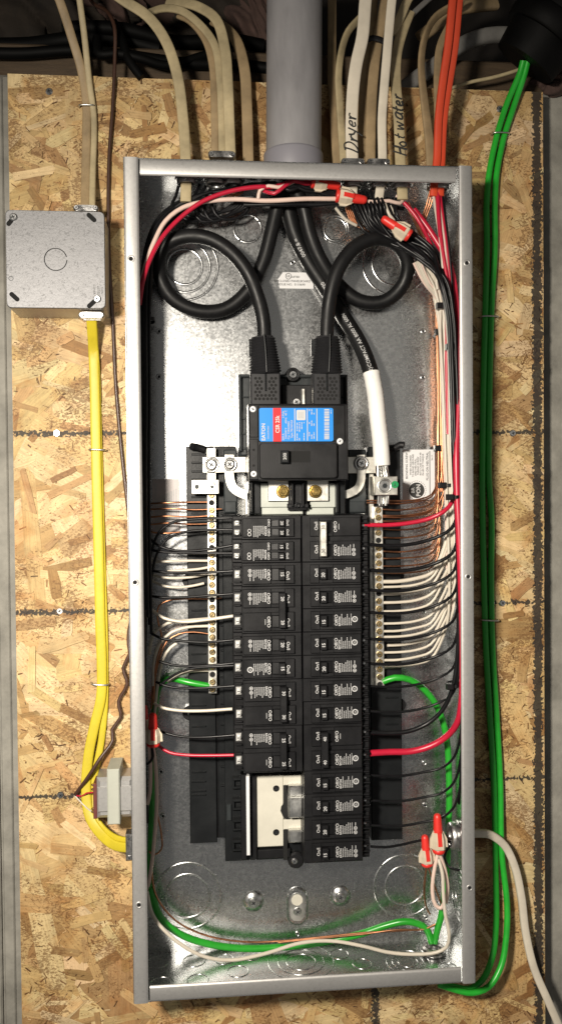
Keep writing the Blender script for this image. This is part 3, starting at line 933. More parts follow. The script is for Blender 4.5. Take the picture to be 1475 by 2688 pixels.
# ribs and pockets on the left strip
mb = MB()
for y in (1190, 1212, 1235, 1256, 1302, 1345, 1395, 1450, 1530, 1600, 1715, 1740, 1850, 1870, 1905, 2025, 2050, 2075, 2085):
    bx(mb, 503, y, 541, y + 5, Y1, Y1 - 0.0022, 0.0006)
mb.build('rib', 'black_moulding', bus)
mb = MB()
for y in (1195, 1270, 1345, 1420, 1500, 1570, 1640, 1705, 1775, 1845, 1900, 2010, 2060):
    bx(mb, 579, y, 600, y + 5, Y1, Y1 - 0.003, 0.0006)
for y in (1660, 1740, 1830, 1900, 1970, 2040, 2110): bx(mb, 1012, y, 1044, y + 4, Y1, Y1 - 0.002, 0.0006)
mb.build('rib', 'black_moulding', bus)
for x0, y0, x1, y1 in ((588, 1180, 622, 1348), (915, 1180, 960, 1348)):
    part_bx('side_pocket', 'grey_plastic', bus, x0, y0, x1, y1, BK, -0.024, 0.0012)
    part_bx('pocket_step', 'grey_plastic', bus, x0 + 2, y1 - 32, x1 - 2, y1 - 3, -0.024, -0.0265, 0.0008)
# corner hooks at the top, screw ears at the sides
mb = MB(); sweep(mb, smooth_path([P(536, 1180, -0.02), P(515, 1174, -0.022), P(503, 1172, -0.026)]), 0.0042, sides=10); mb.build('corner_hook', 'black_plastic', bus)
mb = MB(); sweep(mb, smooth_path([P(1015, 1178, -0.02), P(1036, 1176, -0.022), P(1050, 1168, -0.026), P(1060, 1169, -0.028)]), 0.0040, sides=10); mb.build('corner_hook', 'black_plastic', bus)
for px, py in ((499, 1524), (1042, 1511), (499, 1872), (1046, 1852)):
    q = P(px, py, -0.010)
    mb = MB(); mb.cyl((q.x, q.z), 0.0085, BK, -0.010, 20, 0.001); e_ = mb.build('screw_ear', 'black_plastic', bus)
    phillips('ear_screw', q.x, q.z, 0.0030, -0.010, -0.012, 'steel', bus)

# neutral bars with terminal screws
NB_Y = -0.0285
def neutral_bar(xa_t, xb_t, xa_b, xb_b, y0, y1, blanks, skip, first, n, pitch):
    mb = MB()
    a = P(xa_t, y0, NB_Y); b = P(xb_t, y0, NB_Y); c_ = P(xb_b, y1, NB_Y); d_ = P(xa_b, y1, NB_Y)
    mb.prism([(d_.x, d_.z), (c_.x, c_.z), (b.x, b.z), (a.x, a.z)], Y1, NB_Y, 0.0006)
    bar = mb.build('neutral_bar', 'tin_plate', bus)
    for k in range(n):
        y = first + k * pitch
        t_ = (y - y0) / (y1 - y0)
        xc = (xa_t + xb_t) / 2 * (1 - t_) + (xa_b + xb_b) / 2 * t_
        q = P(xc, y, NB_Y)
        if k in skip: continue
        if k in blanks:
            mb = MB(); mb.cyl((q.x, q.z), 0.0032, NB_Y, NB_Y - 0.00015, 16); mb.build('empty_hole', 'hole_black', bar)
        else:
            phillips('terminal_screw', q.x, q.z, 0.0034, NB_Y, NB_Y - 0.0016 - 0.0004 * (k % 3), 'brass_screw', bar, slot=True)
    return bar
neutral_bar(544, 566, 548, 569, 1176, 1821, {1, 7, 14, 24}, set(), 1300, 27, 19.6)
neutral_bar(981, 1003, 985, 1008, 1330, 1806, {4, 11, 23}, set(), 1339, 24, 19.9)
# silver side rails behind the right bar
mb = MB(); bx(mb, 972, 1205, 980, 1800, Y1, -0.0235, 0.0004); mb.build('plug_on_rail', 'tin_plate', bus)

# transverse straps, hooked jumpers, lugs
def bolt(cx, cz, r, yb, yf, m, parent, name='bolt'):
    o = phillips(name, cx, cz, r, yb, yf, m, parent)
    mb = MB(); mb.ring((cx, cz), r * 1.25, r * 0.22, yb - 0.0002, 24, 0.0008); mb.build('washer', m, o)
    return o
part_bx('cross_strap', 'tin_plate', bus, 532, 1199, 646, 1241, -0.030, -0.0325, 0.0005)
part_bx('cross_strap', 'tin_plate', bus, 908, 1199, 986, 1243, -0.030, -0.0325, 0.0005)
def strap(pts, hw, yb, yf):
    path = smooth_path([P(x, y, yf) for x, y in pts], 0.003)
    L_ = []; R_ = []
    for i, c_ in enumerate(path):
        t_ = (path[min(len(path) - 1, i + 1)] - path[max(0, i - 1)]).normalized()
        s_ = t_.cross(VIEW).normalized() * hw
        L_.append(c_ + s_); R_.append(c_ - s_)
    n = len(path)
    vs = [Vector((p.x, y, p.z)) for y in (yb, yf) for p in L_ + R_]
    fs = []
    for i in range(n - 1):
        fs += [(2 * n + i, 2 * n + i + 1, 3 * n + i + 1, 3 * n + i), (i, n + i, n + i + 1, i + 1), (i, i + 1, 2 * n + i + 1, 2 * n + i), (n + i, 3 * n + i, 3 * n + i + 1, n + i + 1)]
    fs += [(0, 2 * n, 3 * n, n), (n - 1, 2 * n - 1, 4 * n - 1, 3 * n - 1)]
    mb = MB(); mb.add(vs, fs)
    return mb.build('jumper_strap', 'tin_plate', bus)
strap([(602, 1194), (602, 1225), (603, 1255), (612, 1280), (630, 1293), (648, 1300)], 11.5 * pxm(-0.035), -0.0327, -0.0352)
strap([(947, 1194), (948, 1230), (947, 1262), (938, 1282), (922, 1293), (904, 1299)], 10.5 * pxm(-0.035), -0.0327, -0.0352)
part_bx('jumper_leg', 'tin_plate', bus, 643, 1300, 650, 1350, -0.02, -0.0345, 0.0004)
part_bx('jumper_leg', 'tin_plate', bus, 655, 1262, 662, 1348, -0.02, -0.037, 0.0004)
q = P(555, 1220, -0.0325); bolt(q.x, q.z, 0.0062, -0.0325, -0.0352, 'steel', bus)
q = P(603, 1219, -0.0352); bolt(q.x, q.z, 0.0055, -0.0352, -0.0376, 'steel', bus)
q = P(948, 1216, -0.0352); bolt(q.x, q.z, 0.0055, -0.0352, -0.0376, 'steel', bus)
lug = part_bx('neutral_lug', 'tin_plate', bus, 503, 1259, 575, 1297, -0.0287, -0.040, 0.0006)
q = P(557, 1278, -0.040); mb = MB(); mb.ring((q.x, q.z), 0.0050, 0.0008, -0.040, 28, 0.0005); mb.cyl((q.x, q.z), 0.0040, -0.040, -0.0412, 24, 0.0006); mb.build('set_screw', 'aluminium', lug)
mb = MB(); mb.cyl((q.x, q.z), 0.0021, -0.0412, -0.0413, 6); mb.build('hex_socket', 'grey_plastic', lug)
q = P(517, 1278, -0.040); mb = MB(); mb.cyl((q.x, q.z), 0.0026, -0.040, -0.0401, 16); mb.build('lug_hole', 'grey_plastic', lug)
lug = part_bx('neutral_lug', 'tin_plate', bus, 984, 1250, 1043, 1300, -0.0287, -0.058, 0.0006)
q = P(1009, 1275, -0.058); mb = MB(); mb.ring((q.x, q.z), 0.0072, 0.0010, -0.058, 28, 0.0007); mb.cyl((q.x, q.z), 0.0062, -0.058, -0.0595, 24, 0.0006); mb.build('set_screw', 'aluminium', lug)
mb = MB(); mb.cyl((q.x, q.z), 0.0029, -0.0595, -0.0596, 6); mb.build('hex_socket', 'grey_plastic', lug)
q = P(1036, 1272, -0.058); mb = MB(); mb.cyl((q.x, q.z), 0.0040, -0.058, -0.0582, 20); mb.build('ground_emblem', 'sticker_green', lug)
mb = MB(); text_px(mb, 'Y', 1036, 1272, -0.0584, 13, 180); mb.build('emblem_mark', 'print_black', lug)

# centre bus seen below the main breaker
part_bx('bus_well', 'black_plastic', bus, 655, 1240, 895, 1352, BK, -0.030, 0.001)
part_bx('bus_plate', 'pale_rail', bus, 683, 1268, 757, 1332, -0.030, -0.040, 0.0006)
part_bx('bus_plate', 'pale_rail', bus, 815, 1268, 880, 1332, -0.030, -0.040, 0.0006)
part_bx('bus_rail', 'pale_rail', bus, 668, 1330, 795, 1351, -0.030, -0.037, 0.0008)
part_bx('bus_rail', 'pale_rail', bus, 806, 1332, 876, 1351, -0.030, -0.037, 0.0008)
for x0, x1, bxx in ((704, 759, 742), (806, 862, 827)):
    tb = part_bx('terminal_plate', 'tin_plate', bus, x0, 1258, x1, 1316, -0.040, -0.045, 0.0006)
    q = P(bxx, 1290, -0.045)
    mb = MB(); mb.cyl((q.x, q.z), 0.0074, -0.045, -0.0468, 28, 0.0006); mb.cyl((q.x, q.z), 0.0060, -0.0468, -0.0508, 6, 0.0008); mb.cyl((q.x, q.z), 0.0030, -0.0508, -0.0514, 14, 0.0003)
    mb.build('brass_bolt', 'brass', tb)
mb = MB(); bx(mb, 757, 1262, 806, 1340, -0.030, -0.046, 0.001); bx(mb, 765, 1266, 770, 1330, -0.046, -0.054, 0.0006); bx(mb, 793, 1266, 798, 1330, -0.046, -0.054, 0.0006); bx(mb, 754, 1322, 810, 1334, -0.046, -0.050, 0.0008)
dv = mb.build('centre_divider', 'black_plastic', bus)
q = P(781, 1326, -0.052); mb = MB(); mb.ring((q.x, q.z), 0.0022, 0.0009, -0.051, 16, 0.001); mb.build('divider_boss', 'black_moulding', dv)
for x0, x1 in ((655, 684), (880, 906)):
    mb = MB(); bx(mb, x0, 1262, x1, 1350, -0.030, -0.042, 0.001); bx(mb, x0 + 3, 1266, x0 + 8, 1345, -0.042, -0.050, 0.0006); mb.build('bus_clip', 'black_moulding', bus)

# vacant breaker spaces at the lower left
part_bx('bus_tray', 'black_moulding', bus, 592, 1350, 796, 2262, BK, -0.022, 0.001)
part_bx('bus_tray', 'black_moulding', bus, 796, 1350, 930, 2240, BK, -0.022, 0.001)
part_bx('tray_wall', 'black_plastic', bus, 634, 2034, 646, 2258, -0.022, -0.034, 0.0008)
part_bx('tray_wall', 'black_plastic', bus, 664, 2034, 673, 2258, -0.022, -0.034, 0.0008)
part_bx('tray_lip', 'black_plastic', bus, 668, 2228, 762, 2256, -0.022, -0.030, 0.0008)
for y in (2042, 2098, 2152, 2206):
    mb = MB(); bx(mb, 612, y, 634, y + 8, -0.022, -0.031, 0.0008); bx(mb, 612, y + 24, 634, y + 30, -0.022, -0.029, 0.0008); bx(mb, 610, y, 616, y + 30, -0.022, -0.027, 0.0006); mb.build('breaker_foot_clip', 'black_moulding', bus)
part_bx('retaining_tab', 'grey_plastic', bus, 596, 2112, 607, 2155, -0.022, -0.025, 0.0006)
mb = MB(); bx(mb, 648, 2038, 655, 2246, -0.022, -0.036, 0.0005); mb.build('neutral_rail', 'label_white', bus)
pl = MB(); bx(pl, 675, 2035, 744, 2225, -0.022, -0.031, 0.0012); pl = pl.build('insulator_plate', 'cream_plastic', bus)
for ya, yb_ in ((2035, 2062), (2150, 2178)): part_bx('plate_arm', 'cream_plastic', pl, 744, ya, 795, yb_, -0.022, -0.0307, 0.0008)
for y in (2070, 2185):
    q = P(725, y, -0.031); phillips('plate_screw', q.x, q.z, 0.0037, -0.031, -0.0318, 'black_plastic', pl, key='grey_plastic')
mb = MB()
a = [P(*k, -0.0305) for k in ((744, 2062), (752, 2062), (760, 2150), (750, 2150), (742, 2142), (736, 2128), (738, 2116), (744, 2108))]
mb.prism([(p.x, p.z) for p in reversed(a)], -0.022, -0.0312); mb.build('slot', 'hole_black', pl)
part_bx('slot', 'hole_black', pl, 744, 2178, 754, 2258, -0.022, -0.0308, 0)
for y0, y1 in ((2062, 2094), (2094, 2150), (2179, 2215)):
    part_bx('bus_stab', 'aluminium', bus, 758, y0 + 1, 794, y1 - 1, -0.022, -0.046 if y0 == 2094 else -0.040, 0.0016)
q = P(778, 2262, -0.03); mb = MB(); mb.cyl((q.x, q.z), 0.0095, BK, -0.028, 22, 0.002); bs = mb.build('mounting_boss', 'black_plastic', bus)
phillips('boss_screw', q.x - 0.002, q.z, 0.0035, -0.028, -0.0295, 'steel', bus)

# ============================================================ BRANCH BREAKERS
BF = 0.0585                                  # face height of a breaker above its seat
SEAT = -0.0102                               # so that the face stands at y = SEAT - BF
PITCH = 0.02535
def fine_print(mb, u0, rows, v0, y, rnd):
    for k in range(rows):
        u = u0 + k * 0.00205
        v = v0; end = v0 + rnd.choice((0.0075, 0.0082, 0.0088, 0.0112))
        while v < end:
            l_ = rnd.uniform(0.0006, 0.0018)
            mb.add([(u, y, v), (u + 0.0009, y, v), (u + 0.0009, y, v + l_), (u, y, v + l_)], [(0, 1, 2, 3)])
            v += l_ + 0.00035
def pole_print(mb, v, full, rnd, emblem=0, dim=None):
    dim = dim or mb
    y = -BF - 0.00022
    put_text(mb, 'On/I', 0.0050, (0.0150, y, v + 0.0012), (0, 0, 1), (-1, 0, 0), 0.01)
    put_text(mb, 'Off/O', 0.0050, (0.0358, y, v + 0.0002), (0, 0, 1), (-1, 0, 0), 0.01)
    if full:
        put_text(mb, 'EATON', 0.0030, (0.0393, y, v - 0.0012), (0, 0, 1), (-1, 0, 0), 0.03)
        fine_print(dim, 0.0412, 6, v - 0.0056, y, rnd)
        if emblem == 0:
            for dv in (-0.0044, 0.0002):
                mb.ring((0.0557, v + dv), 0.0017, 0.00035, y, 16, 0.0001)
                mb.cyl((0.0557, v + dv), 0.0008, y + 0.0002, y, 8)
            mb.cbox(0.0553, 0.0560, v + 0.0028, v + 0.0064, y + 0.0002, y, 0)
        else:
            mb.ring((0.0560, v + 0.0008), 0.0027, 0.0006, y, 20, 0.0001)
            put_text(mb, 'UL', 0.0024, (0.0560, y, v + 0.0008), (0, 0, 1), (-1, 0, 0), 0.03)
            mb.cbox(0.0515, 0.0520, v + 0.0030, v + 0.0066, y + 0.0002, y, 0)
    else:
        mb.cbox(0.0392, 0.0397, v - 0.0028, v + 0.0032, y + 0.0002, y, 0)
def breaker(amps, kind, label, emblem=0, silver_tie=False, side=1):
    rnd = random.Random(amps * 7 + emblem + len(kind))
    poles = 2 if kind == 'double' else 1
    h = PITCH * poles / 2 - 0.0002
    t = thing('circuit_breaker', label, 'breaker', (0, 0, 0), 'branch breakers plugged into the panel')
    mb = MB()
    mb.cbox(0, 0.0735, -h, h, 0, -0.046, 0.0006)
    mb.cbox(0.0, 0.0642, -h, h, -0.0455, -BF + 0.0034, 0.0005)
    mb.build('case', 'black_plastic', t)
    vs_ = [(-PITCH / 2), (PITCH / 2)] if poles == 2 else [0.0]
    rails = MB()
    for v in vs_:
        a_, b_ = v - 0.0100, v + 0.0100
        yb = -BF + 0.0036
        rails.cbox(0.0080, 0.0180, a_, b_, yb, -BF, 0.0005)
        rails.cbox(0.0330, 0.0632, a_, b_, yb, -BF, 0.0005)
        if kind == 'tandem':
            for q0, q1 in ((a_, a_ + 0.0022), (v - 0.0013, v + 0.0013), (b_ - 0.0022, b_)): rails.cbox(0.0181, 0.0329, q0, q1, yb, -BF + 0.0001, 0.0003)
        else:
            for q0, q1 in ((a_, a_ + 0.0034), (b_ - 0.0034, b_)): rails.cbox(0.0181, 0.0329, q0, q1, yb, -BF + 0.0001, 0.0003)
        rails.cbox(0.0653, 0.0725, v - 0.0090, v - 0.0072, -0.0458, -0.0500, 0.0004)
        rails.cbox(0.0653, 0.0725, v + 0.0072, v + 0.0090, -0.0458, -0.0500, 0.0004)
    rails.build('face_panel', 'black_plastic', t)
    lt = MB(); dm = MB()
    def handle(v, hh, m='black_plastic', tie=None):
        mb = MB()
        mb.cbox(0.0186, 0.0250, v - hh, v + hh, -BF + 0.0036, -BF - 0.0050, 0.0006)
        # sloping flank of the rocker
        y0 = -BF + 0.0012; y1 = -BF + 0.0030
        mb.add([(0.0250, y0 - 0.0010, v - hh), (0.0315, y1 - 0.0006, v - hh), (0.0315, y1 - 0.0006, v + hh), (0.0250, y0 - 0.0010, v + hh)], [(0, 1, 2, 3)])
        hd = mb.build('handle', m, t)
        return hd
    if kind == 'tandem':
        for v in (-0.0052, 0.0052):
            handle(v, 0.0036)
            put_text(lt, str(amps), 0.0044, (0.0216, -BF - 0.0053, v + 0.0003), (0, 0, 1), (-1, 0, 0), 0.012)
            put_text(lt, 'On/I', 0.0036, (0.0150, -BF - 0.00022, v), (0, 0, 1), (-1, 0, 0), 0.01)
            put_text(lt, 'Off/O', 0.0034, (0.0352, -BF - 0.00022, v), (0, 0, 1), (-1, 0, 0), 0.01)
        y = -BF - 0.00022
        put_text(lt, 'EATON', 0.0030, (0.0386, y, 0.0036), (0, 0, 1), (-1, 0, 0), 0.03)
        fine_print(dm, 0.0405, 6, -0.0020, y, rnd)
        for dv in (0.0032, 0.0070): lt.ring((0.0560, dv), 0.0017, 0.00035, y, 16, 0.0001)
    elif kind == 'double':
        mb = MB(); mb.cbox(0.0180, 0.0252, -PITCH / 2 - 0.0062, PITCH / 2 + 0.0062, -BF - 0.0034, -BF - 0.0084, 0.0008)
        for v in vs_: handle(v, 0.0058)
        mb.build('handle_tie', 'tin_plate' if silver_tie else 'black_plastic', t)
        tl = MB()
        for v in vs_:
            put_text(tl, str(amps), 0.0050, (0.0216, -BF - 0.0087, v), (0, 0, 1), (-1, 0, 0), 0.014)
            pole_print(lt, v, v < 0, rnd, emblem, dm)
        tl.build('rating', 'print_black' if silver_tie else 'print_white', t)
    else:
        handle(0, 0.0060)
        put_text(lt, str(amps), 0.0052, (0.0216, -BF - 0.0053, -0.0008), (0, 0, 1), (-1, 0, 0), 0.02)
        pole_print(lt, 0.0, True, rnd, emblem, dm)
    lt.build('lettering', 'print_white', t)
    dm.build('fine_print', 'print_dim', t)
    tv = (-0.0055, 0.0055) if kind == 'tandem' else vs_
    for v in tv:
        mb = MB()
        w_ = 0.0032 if kind == 'tandem' else 0.0042
        if side > 0:                         # wires and shade hide these terminals; an added black hood imitates it, small screw inside
            mb.cbox(0.0655, 0.0732, v - w_, v - w_ + 0.0012, -0.0458, -0.0520, 0.0004)
            mb.cbox(0.0655, 0.0732, v + w_ - 0.0012, v + w_, -0.0458, -0.0520, 0.0004)
            mb.cbox(0.0646, 0.0656, v - w_, v + w_, -0.0458, -0.0535, 0.0004)
            hd = mb.build('shade_hood', 'black_plastic', t)
            mb = MB(); mb.cyl((0.0684, v + 0.0008), 0.0016, -0.0458, -0.0472, 10, 0.0004); mb.build('terminal_screw', 'steel', t)
            continue
        mb.cbox(0.0658, 0.0716, v - w_, v + w_, -0.0458, -0.0498, 0.0012)
        mb.cyl((0.0688, v), 0.0023, -0.0498, -0.0516, 12, 0.0004)
        sw = mb.build('terminal_screw', 'bright_terminal', t)
        mb = MB(); mb.cbox(0.0672, 0.0704, v - 0.0004, v + 0.0004, -0.0516, -0.0518, 0); mb.build('screw_slot', 'hole_black', sw)
    return t
COLX = P(795.5, 1800, SEAT - BF).x
TOPZ = P(795, 1353, SEAT - BF).z
RIGHT = [(30, 'double', 0, True), (20, 'single', 0), (20, 'single', 0), (15, 'single', 1), (15, 'single', 1), (20, 'single', 0), (15, 'single', 1), (15, 'single', 1), (40, 'double', 1), (15, 'single', 1), (20, 'single', 1), (20, 'single', 0), (15, 'single', 0)]
LEFT = [(20, 'tandem', 0), (15, 'tandem', 0), (15, 'single', 0), (20, 'double', 0), (20, 'single', 0), (15, 'single', 1), (30, 'double', 0), (25, 'double', 0)]
WORD = {'single': 'single pole', 'double': 'double pole', 'tandem': 'tandem'}
def place_column(lst, side):
    z = TOPZ
    out = []
    cache = {}
    for i, sp in enumerate(lst):
        amps, kind, emb = sp[:3]; sil = len(sp) > 3
        hp = PITCH * (2 if kind == 'double' else 1)
        extra = ' with silver tie' if sil else ''
        lab = '%d amp %s breaker%s, %s below the main in the %s column' % (amps, WORD[kind], extra, ORD[i], 'full' if side > 0 else 'short')
        k = (amps, kind, emb, sil, side)
        if k in PROTO:
            b = copy_tree(PROTO[k])
            b['label'] = lab
        else:
            b = breaker(amps, kind, lab, emb, sil, side); PROTO[k] = b
        b.location = (COLX + side * 0.0006 + random.uniform(-0.0004, 0.0004), SEAT, z - hp / 2)
        b.rotation_euler.y = 0 if side > 0 else PI
        out.append((z - hp / 2, b))
        z -= hp
    return out
PROTO = {}
place_column(RIGHT, 1)
place_column(LEFT, -1)

# ============================================================ MAIN BREAKER
mbk = thing('main_breaker', 'large black 200 amp main breaker with blue and red label', 'breaker', P(780, 1262, -0.03))
part_bx('mounting_plate', 'grey_plastic', mbk, 628, 983, 912, 1200, BK, -0.020, 0.003)
mb = MB()
for y in (1040, 1097, 1137, 1175): bx(mb, 632, y, 652, y + 4, -0.020, -0.023, 0.0006)
for y in (1040, 1097): bx(mb, 898, y, 909, y + 4, -0.020, -0.023, 0.0006)
bx(mb, 628, 984, 634, 1185, -0.020, -0.027, 0.0012); bx(mb, 906, 984, 912, 1070, -0.020, -0.027, 0.0012); bx(mb, 628, 983, 912, 990, -0.020, -0.027, 0.0012)
mb.build('plate_rib', 'grey_plastic', mbk)
part_bx('cable_well', 'black_plastic', mbk, 740, 1010, 818, 1064, -0.020, -0.032, 0.001)
part_bx('well_plate', 'tin_plate', mbk, 793, 1020, 800, 1062, -0.032, -0.036, 0.0004)
q = P(770, 982, -0.03); mb = MB(); mb.cyl((q.x, q.z), 0.0080, BK, -0.026, 24, 0.001); mb.ring((q.x, q.z), 0.0066, 0.0014, -0.026, 24, 0.002); mb.build('screw_boss', 'black_plastic', mbk)
phillips('boss_screw', q.x, q.z, 0.0048, -0.026, -0.0275, 'steel', mbk)
q = P(778, 1055, -0.036); phillips('well_screw', q.x, q.z, 0.0048, -0.032, -0.036, 'steel', mbk)
MF = -0.082
body = MB(); bx(body, 654, 1060, 913, 1262, -0.022, MF, 0.0012); body = body.build('case', 'black_plastic', mbk)
mb = MB(); bx(mb, 679, 1063, 905, 1159, MF, MF - 0.0018, 0.0008); mb.build('label_seat', 'black_plastic', mbk)
mb = MB()
def rrect(x0, y0, x1, y1, Y, rad):
    a = P(x0, y1, Y); b = P(x1, y0, Y); r_ = rad * pxm(Y); out = []
    for cx, cz, s0 in ((b.x - r_, b.z - r_, 0), (a.x + r_, b.z - r_, 1), (a.x + r_, a.z + r_, 2), (b.x - r_, a.z + r_, 3)):
        for k in range(5):
            q_ = PI / 2 * (s0 + k / 4); out.append((cx + r_ * math.cos(q_), cz + r_ * math.sin(q_)))
    return out
mb.prism(rrect(681, 1163, 885, 1256, MF - 0.006, 7), MF, MF - 0.006, 0.0012); cov = mb.build('lower_cover', 'black_plastic', mbk)
# toggle: raised lever and its slot
part_bx('toggle_slot', 'hole_black', cov, 757, 1184, 814, 1214, MF - 0.0058, MF - 0.0062, 0)
mb = MB(); bx(mb, 737, 1182, 759, 1216, MF - 0.006, MF - 0.0145, 0.0015); tg = mb.build('toggle', 'black_moulding', mbk)
mb = MB(); text_px(mb, '200', 748, 1198, MF - 0.0149, 12, 90, 0.01); mb.build('rating', 'print_white', tg)
mb = MB(); bx(mb, 656, 1064, 677, 1148, MF, MF - 0.0012, 0.0006); bx(mb, 656, 1152, 677, 1259, MF, MF - 0.0012, 0.0006); mb.build('edge_tab', 'black_plastic', mbk)
for px, py in ((664, 1074), (892, 1158), (666, 1244)):
    Ys = MF - (0.0012 if px < 700 else 0.0018) if px != 892 else MF - 0.0018
    q = P(px, py, Ys); phillips('case_screw', q.x, q.z, 0.0034, Ys, Ys - 0.0007, 'label_white', mbk, key='grey_plastic')
for py in (1181, 1222):
    q = P(666, py, MF - 0.0012); mb = MB(); mb.cyl((q.x, q.z), 0.0014, MF - 0.0012, MF - 0.00135, 10); mb.build('rivet_hole', 'hole_black', mbk)
# the printed label
Yl = MF - 0.0019
mb = MB(); mb.prism(rrect(681, 1071, 874, 1159, Yl, 5), MF - 0.0018, Yl - 0.0003); lab_ = mb.build('label', 'label_blue', mbk)
lab_['label'] = 'blue label with red stripe, white print and barcode'
mb = MB(); bx(mb, 717, 1071, 738, 1159, Yl - 0.0002, Yl - 0.0006, 0); mb.build('red_stripe', 'label_red', lab_)
Yt = Yl - 0.0008
mb = MB()
text_px(mb, 'EATON', 692, 1134, Yt, 13.5, 90, 0.03)
text_px(mb, 'Circuit Breaker', 704, 1135, Yt, 5.5, 90)
text_px(mb, 'CSR 25k', 729, 1114, Yt - 0.0002, 15, 90, 0.025, 0.86)
for s_, x, y in (('200 A', 743.5, 1147), ('2 Pole', 743.5, 1088), ('120/240 V', 750.5, 1138), ('40 C', 750.5, 1084), ('60Hz', 750.5, 1104), ('Cat. CSR2200N', 758, 1130), ('Style 7B1035G3', 766, 1126)):
    text_px(mb, s_, x, y, Yt, 7.2, 90, 0.012)
rl_ = random.Random(3)
def rows(x0, n, dx, y0, y1, wpx):
    for k in range(n):
        y = y1
        while y > y0:
            l_ = rl_.uniform(3, 8)
            if rl_.random() < 0.72: bx(mb, x0 + k * dx, max(y0, y - l_), x0 + k * dx + wpx, y, Yt + 0.0002, Yt, 0)
            y -= l_ + 1.5
rows(779, 4, 6, 1108, 1156, 2.0); rows(811, 3, 6, 1074, 1088, 2); rows(811, 3, 6, 1104, 1118, 2); rows(811, 3, 6, 1134, 1152, 2); rows(868, 1, 4, 1076, 1086, 1.5)
for x in (773, 806, 831): bx(mb, x, 1073, x + 1.4, 1157, Yt + 0.0002, Yt, 0)
mb.prism(rrect(778, 1076, 802, 1103, Yt, 3), Yt + 0.0002, Yt)
y = 1074
while y < 1154:
    l_ = rl_.choice((1.0, 1.6, 2.4, 3.4)); bx(mb, 851, y, 864, y + l_, Yt + 0.0002, Yt, 0); y += l_ + rl_.choice((0.8, 1.2, 1.8))
mb.build('print', 'print_white', lab_)
mb = MB()
for k in range(3): bx(mb, 783 + k * 5, 1081, 785 + k * 5, 1098, Yt, Yt - 0.0002, 0)
mb.build('stamp_print', 'print_grey', lab_)

# lug covers with hex holes, and ribbed boots
for x0, x1, bxp, btop in ((658, 736, 692, 884), (822, 893, 855, 884)):
    cv = MB(); bx(cv, x0, 978, x1, 1064, -0.032, -0.058, 0.0016); cv = cv.build('lug_cover', 'charcoal', mbk)
    mb = MB()
    rowsy = [993, 1002, 1011, 1020, 1029, 1038, 1047]
    for k, y in enumerate(rowsy):
        for j in range(6):
            x = x0 + 13 + j * 10.5 + (5 if k % 2 else 0)
            if x > x1 - 9: continue
            if k < 5 and abs(x - (x0 + x1) / 2) < 7: continue
            q = P(x, y, -0.058); mb.cyl((q.x, q.z), 0.0017, -0.058, -0.0582, 6)
    mb.build('vent_holes', 'hole_black', cv)
    mb = MB(); bx(mb, (x0 + x1) / 2 - 1.5, 980, (x0 + x1) / 2 + 2, 1026, -0.058, -0.0605, 0.0006); mb.build('cover_rib', 'black_moulding', cv)
    mb = MB()
    a = P(bxp - (4 if x0 < 700 else -3), 884, -0.048); b = P(bxp + (5 if x0 < 700 else 2), 982, -0.046)
    prof = []
    nrib = 13
    for k in range(nrib):
        t0 = 0.04 + 0.94 * k / nrib
        r_ = 0.0125 + 0.0035 * k / nrib
        prof += [(t0, r_), (t0 + 0.94 / nrib * 0.5, r_ + 0.0022)]
    prof = [(0.0, 0.0118)] + prof + [(1.0, 0.0150)]
    mb.lathe(prof, a, b, 24)
    bt = mb.build('ribbed_boot', 'charcoal', mbk)
    for p_ in bt.data.polygons: p_.use_smooth = False
    mb = MB(); sweep(mb, smooth_path([a + Vector((0.001, -0.0152, 0)), (a + b) / 2 + Vector((0.001, -0.0165, 0)), b + Vector((0, -0.0168, 0))]), 0.0012, sides=6); mb.build('boot_seam', 'black_moulding', mbk)
    mb = MB(); c_ = P(x0 + 2, 905, -0.05); mb.cbox(c_.x - 0.003, c_.x + 0.003, c_.z - 0.012, c_.z + 0.006, -0.042, -0.052, 0.001); mb.build('boot_latch', 'black_moulding', mbk)
# ============================================================ WIRES INSIDE THE PANEL
rw = random.Random(5)
K14, K12, K10, K8 = 0.00150, 0.00175, 0.0021, 0.0025

# ---- the three service conductors
RC = 0.0079
o, path_l = wire('service_cable', [(735, 470, -0.040), (728, 540, -0.034), (712, 610, -0.030), (690, 690, -0.026), (650, 765, -0.022), (590, 812, -0.020), (515, 815, -0.022), (450, 780, -0.026), (418, 715, -0.032), (428, 650, -0.040), (480, 622, -0.046), (545, 625, -0.050), (605, 660, -0.053), (650, 715, -0.054), (680, 790, -0.052), (692, 850, -0.049), (693, 893, -0.048)], RC, 'heavy_black_insulation', 'thick black service cable looped on the left, entering the left boot of the main breaker', 'cable', 'thick black service cables', sides=20)
o, path_r = wire('service_cable', [(775, 470, -0.042), (795, 540, -0.038), (812, 610, -0.034), (840, 680, -0.030), (885, 745, -0.024), (945, 790, -0.022), (1010, 790, -0.024), (1058, 745, -0.030), (1068, 690, -0.038), (1040, 640, -0.046), (985, 625, -0.052), (930, 650, -0.055), (888, 705, -0.056), (866, 780, -0.054), (858, 850, -0.050), (857, 893, -0.048)], RC, 'heavy_black_insulation', 'thick black service cable looped on the right, entering the right boot of the main breaker', 'cable', 'thick black service cables', sides=20)
o, path_n = wire('service_cable', [(750, 470, -0.030), (755, 540, -0.024), (772, 610, -0.020), (805, 680, -0.016), (850, 750, -0.014), (900, 830, -0.018), (945, 905, -0.028), (972, 975, -0.038), (985, 1040, -0.043)], RC * 1.12, 'heavy_black_insulation', 'thick black neutral service cable with white print, wrapped in white tape at its end', 'cable', 'thick black service cables', sides=20)
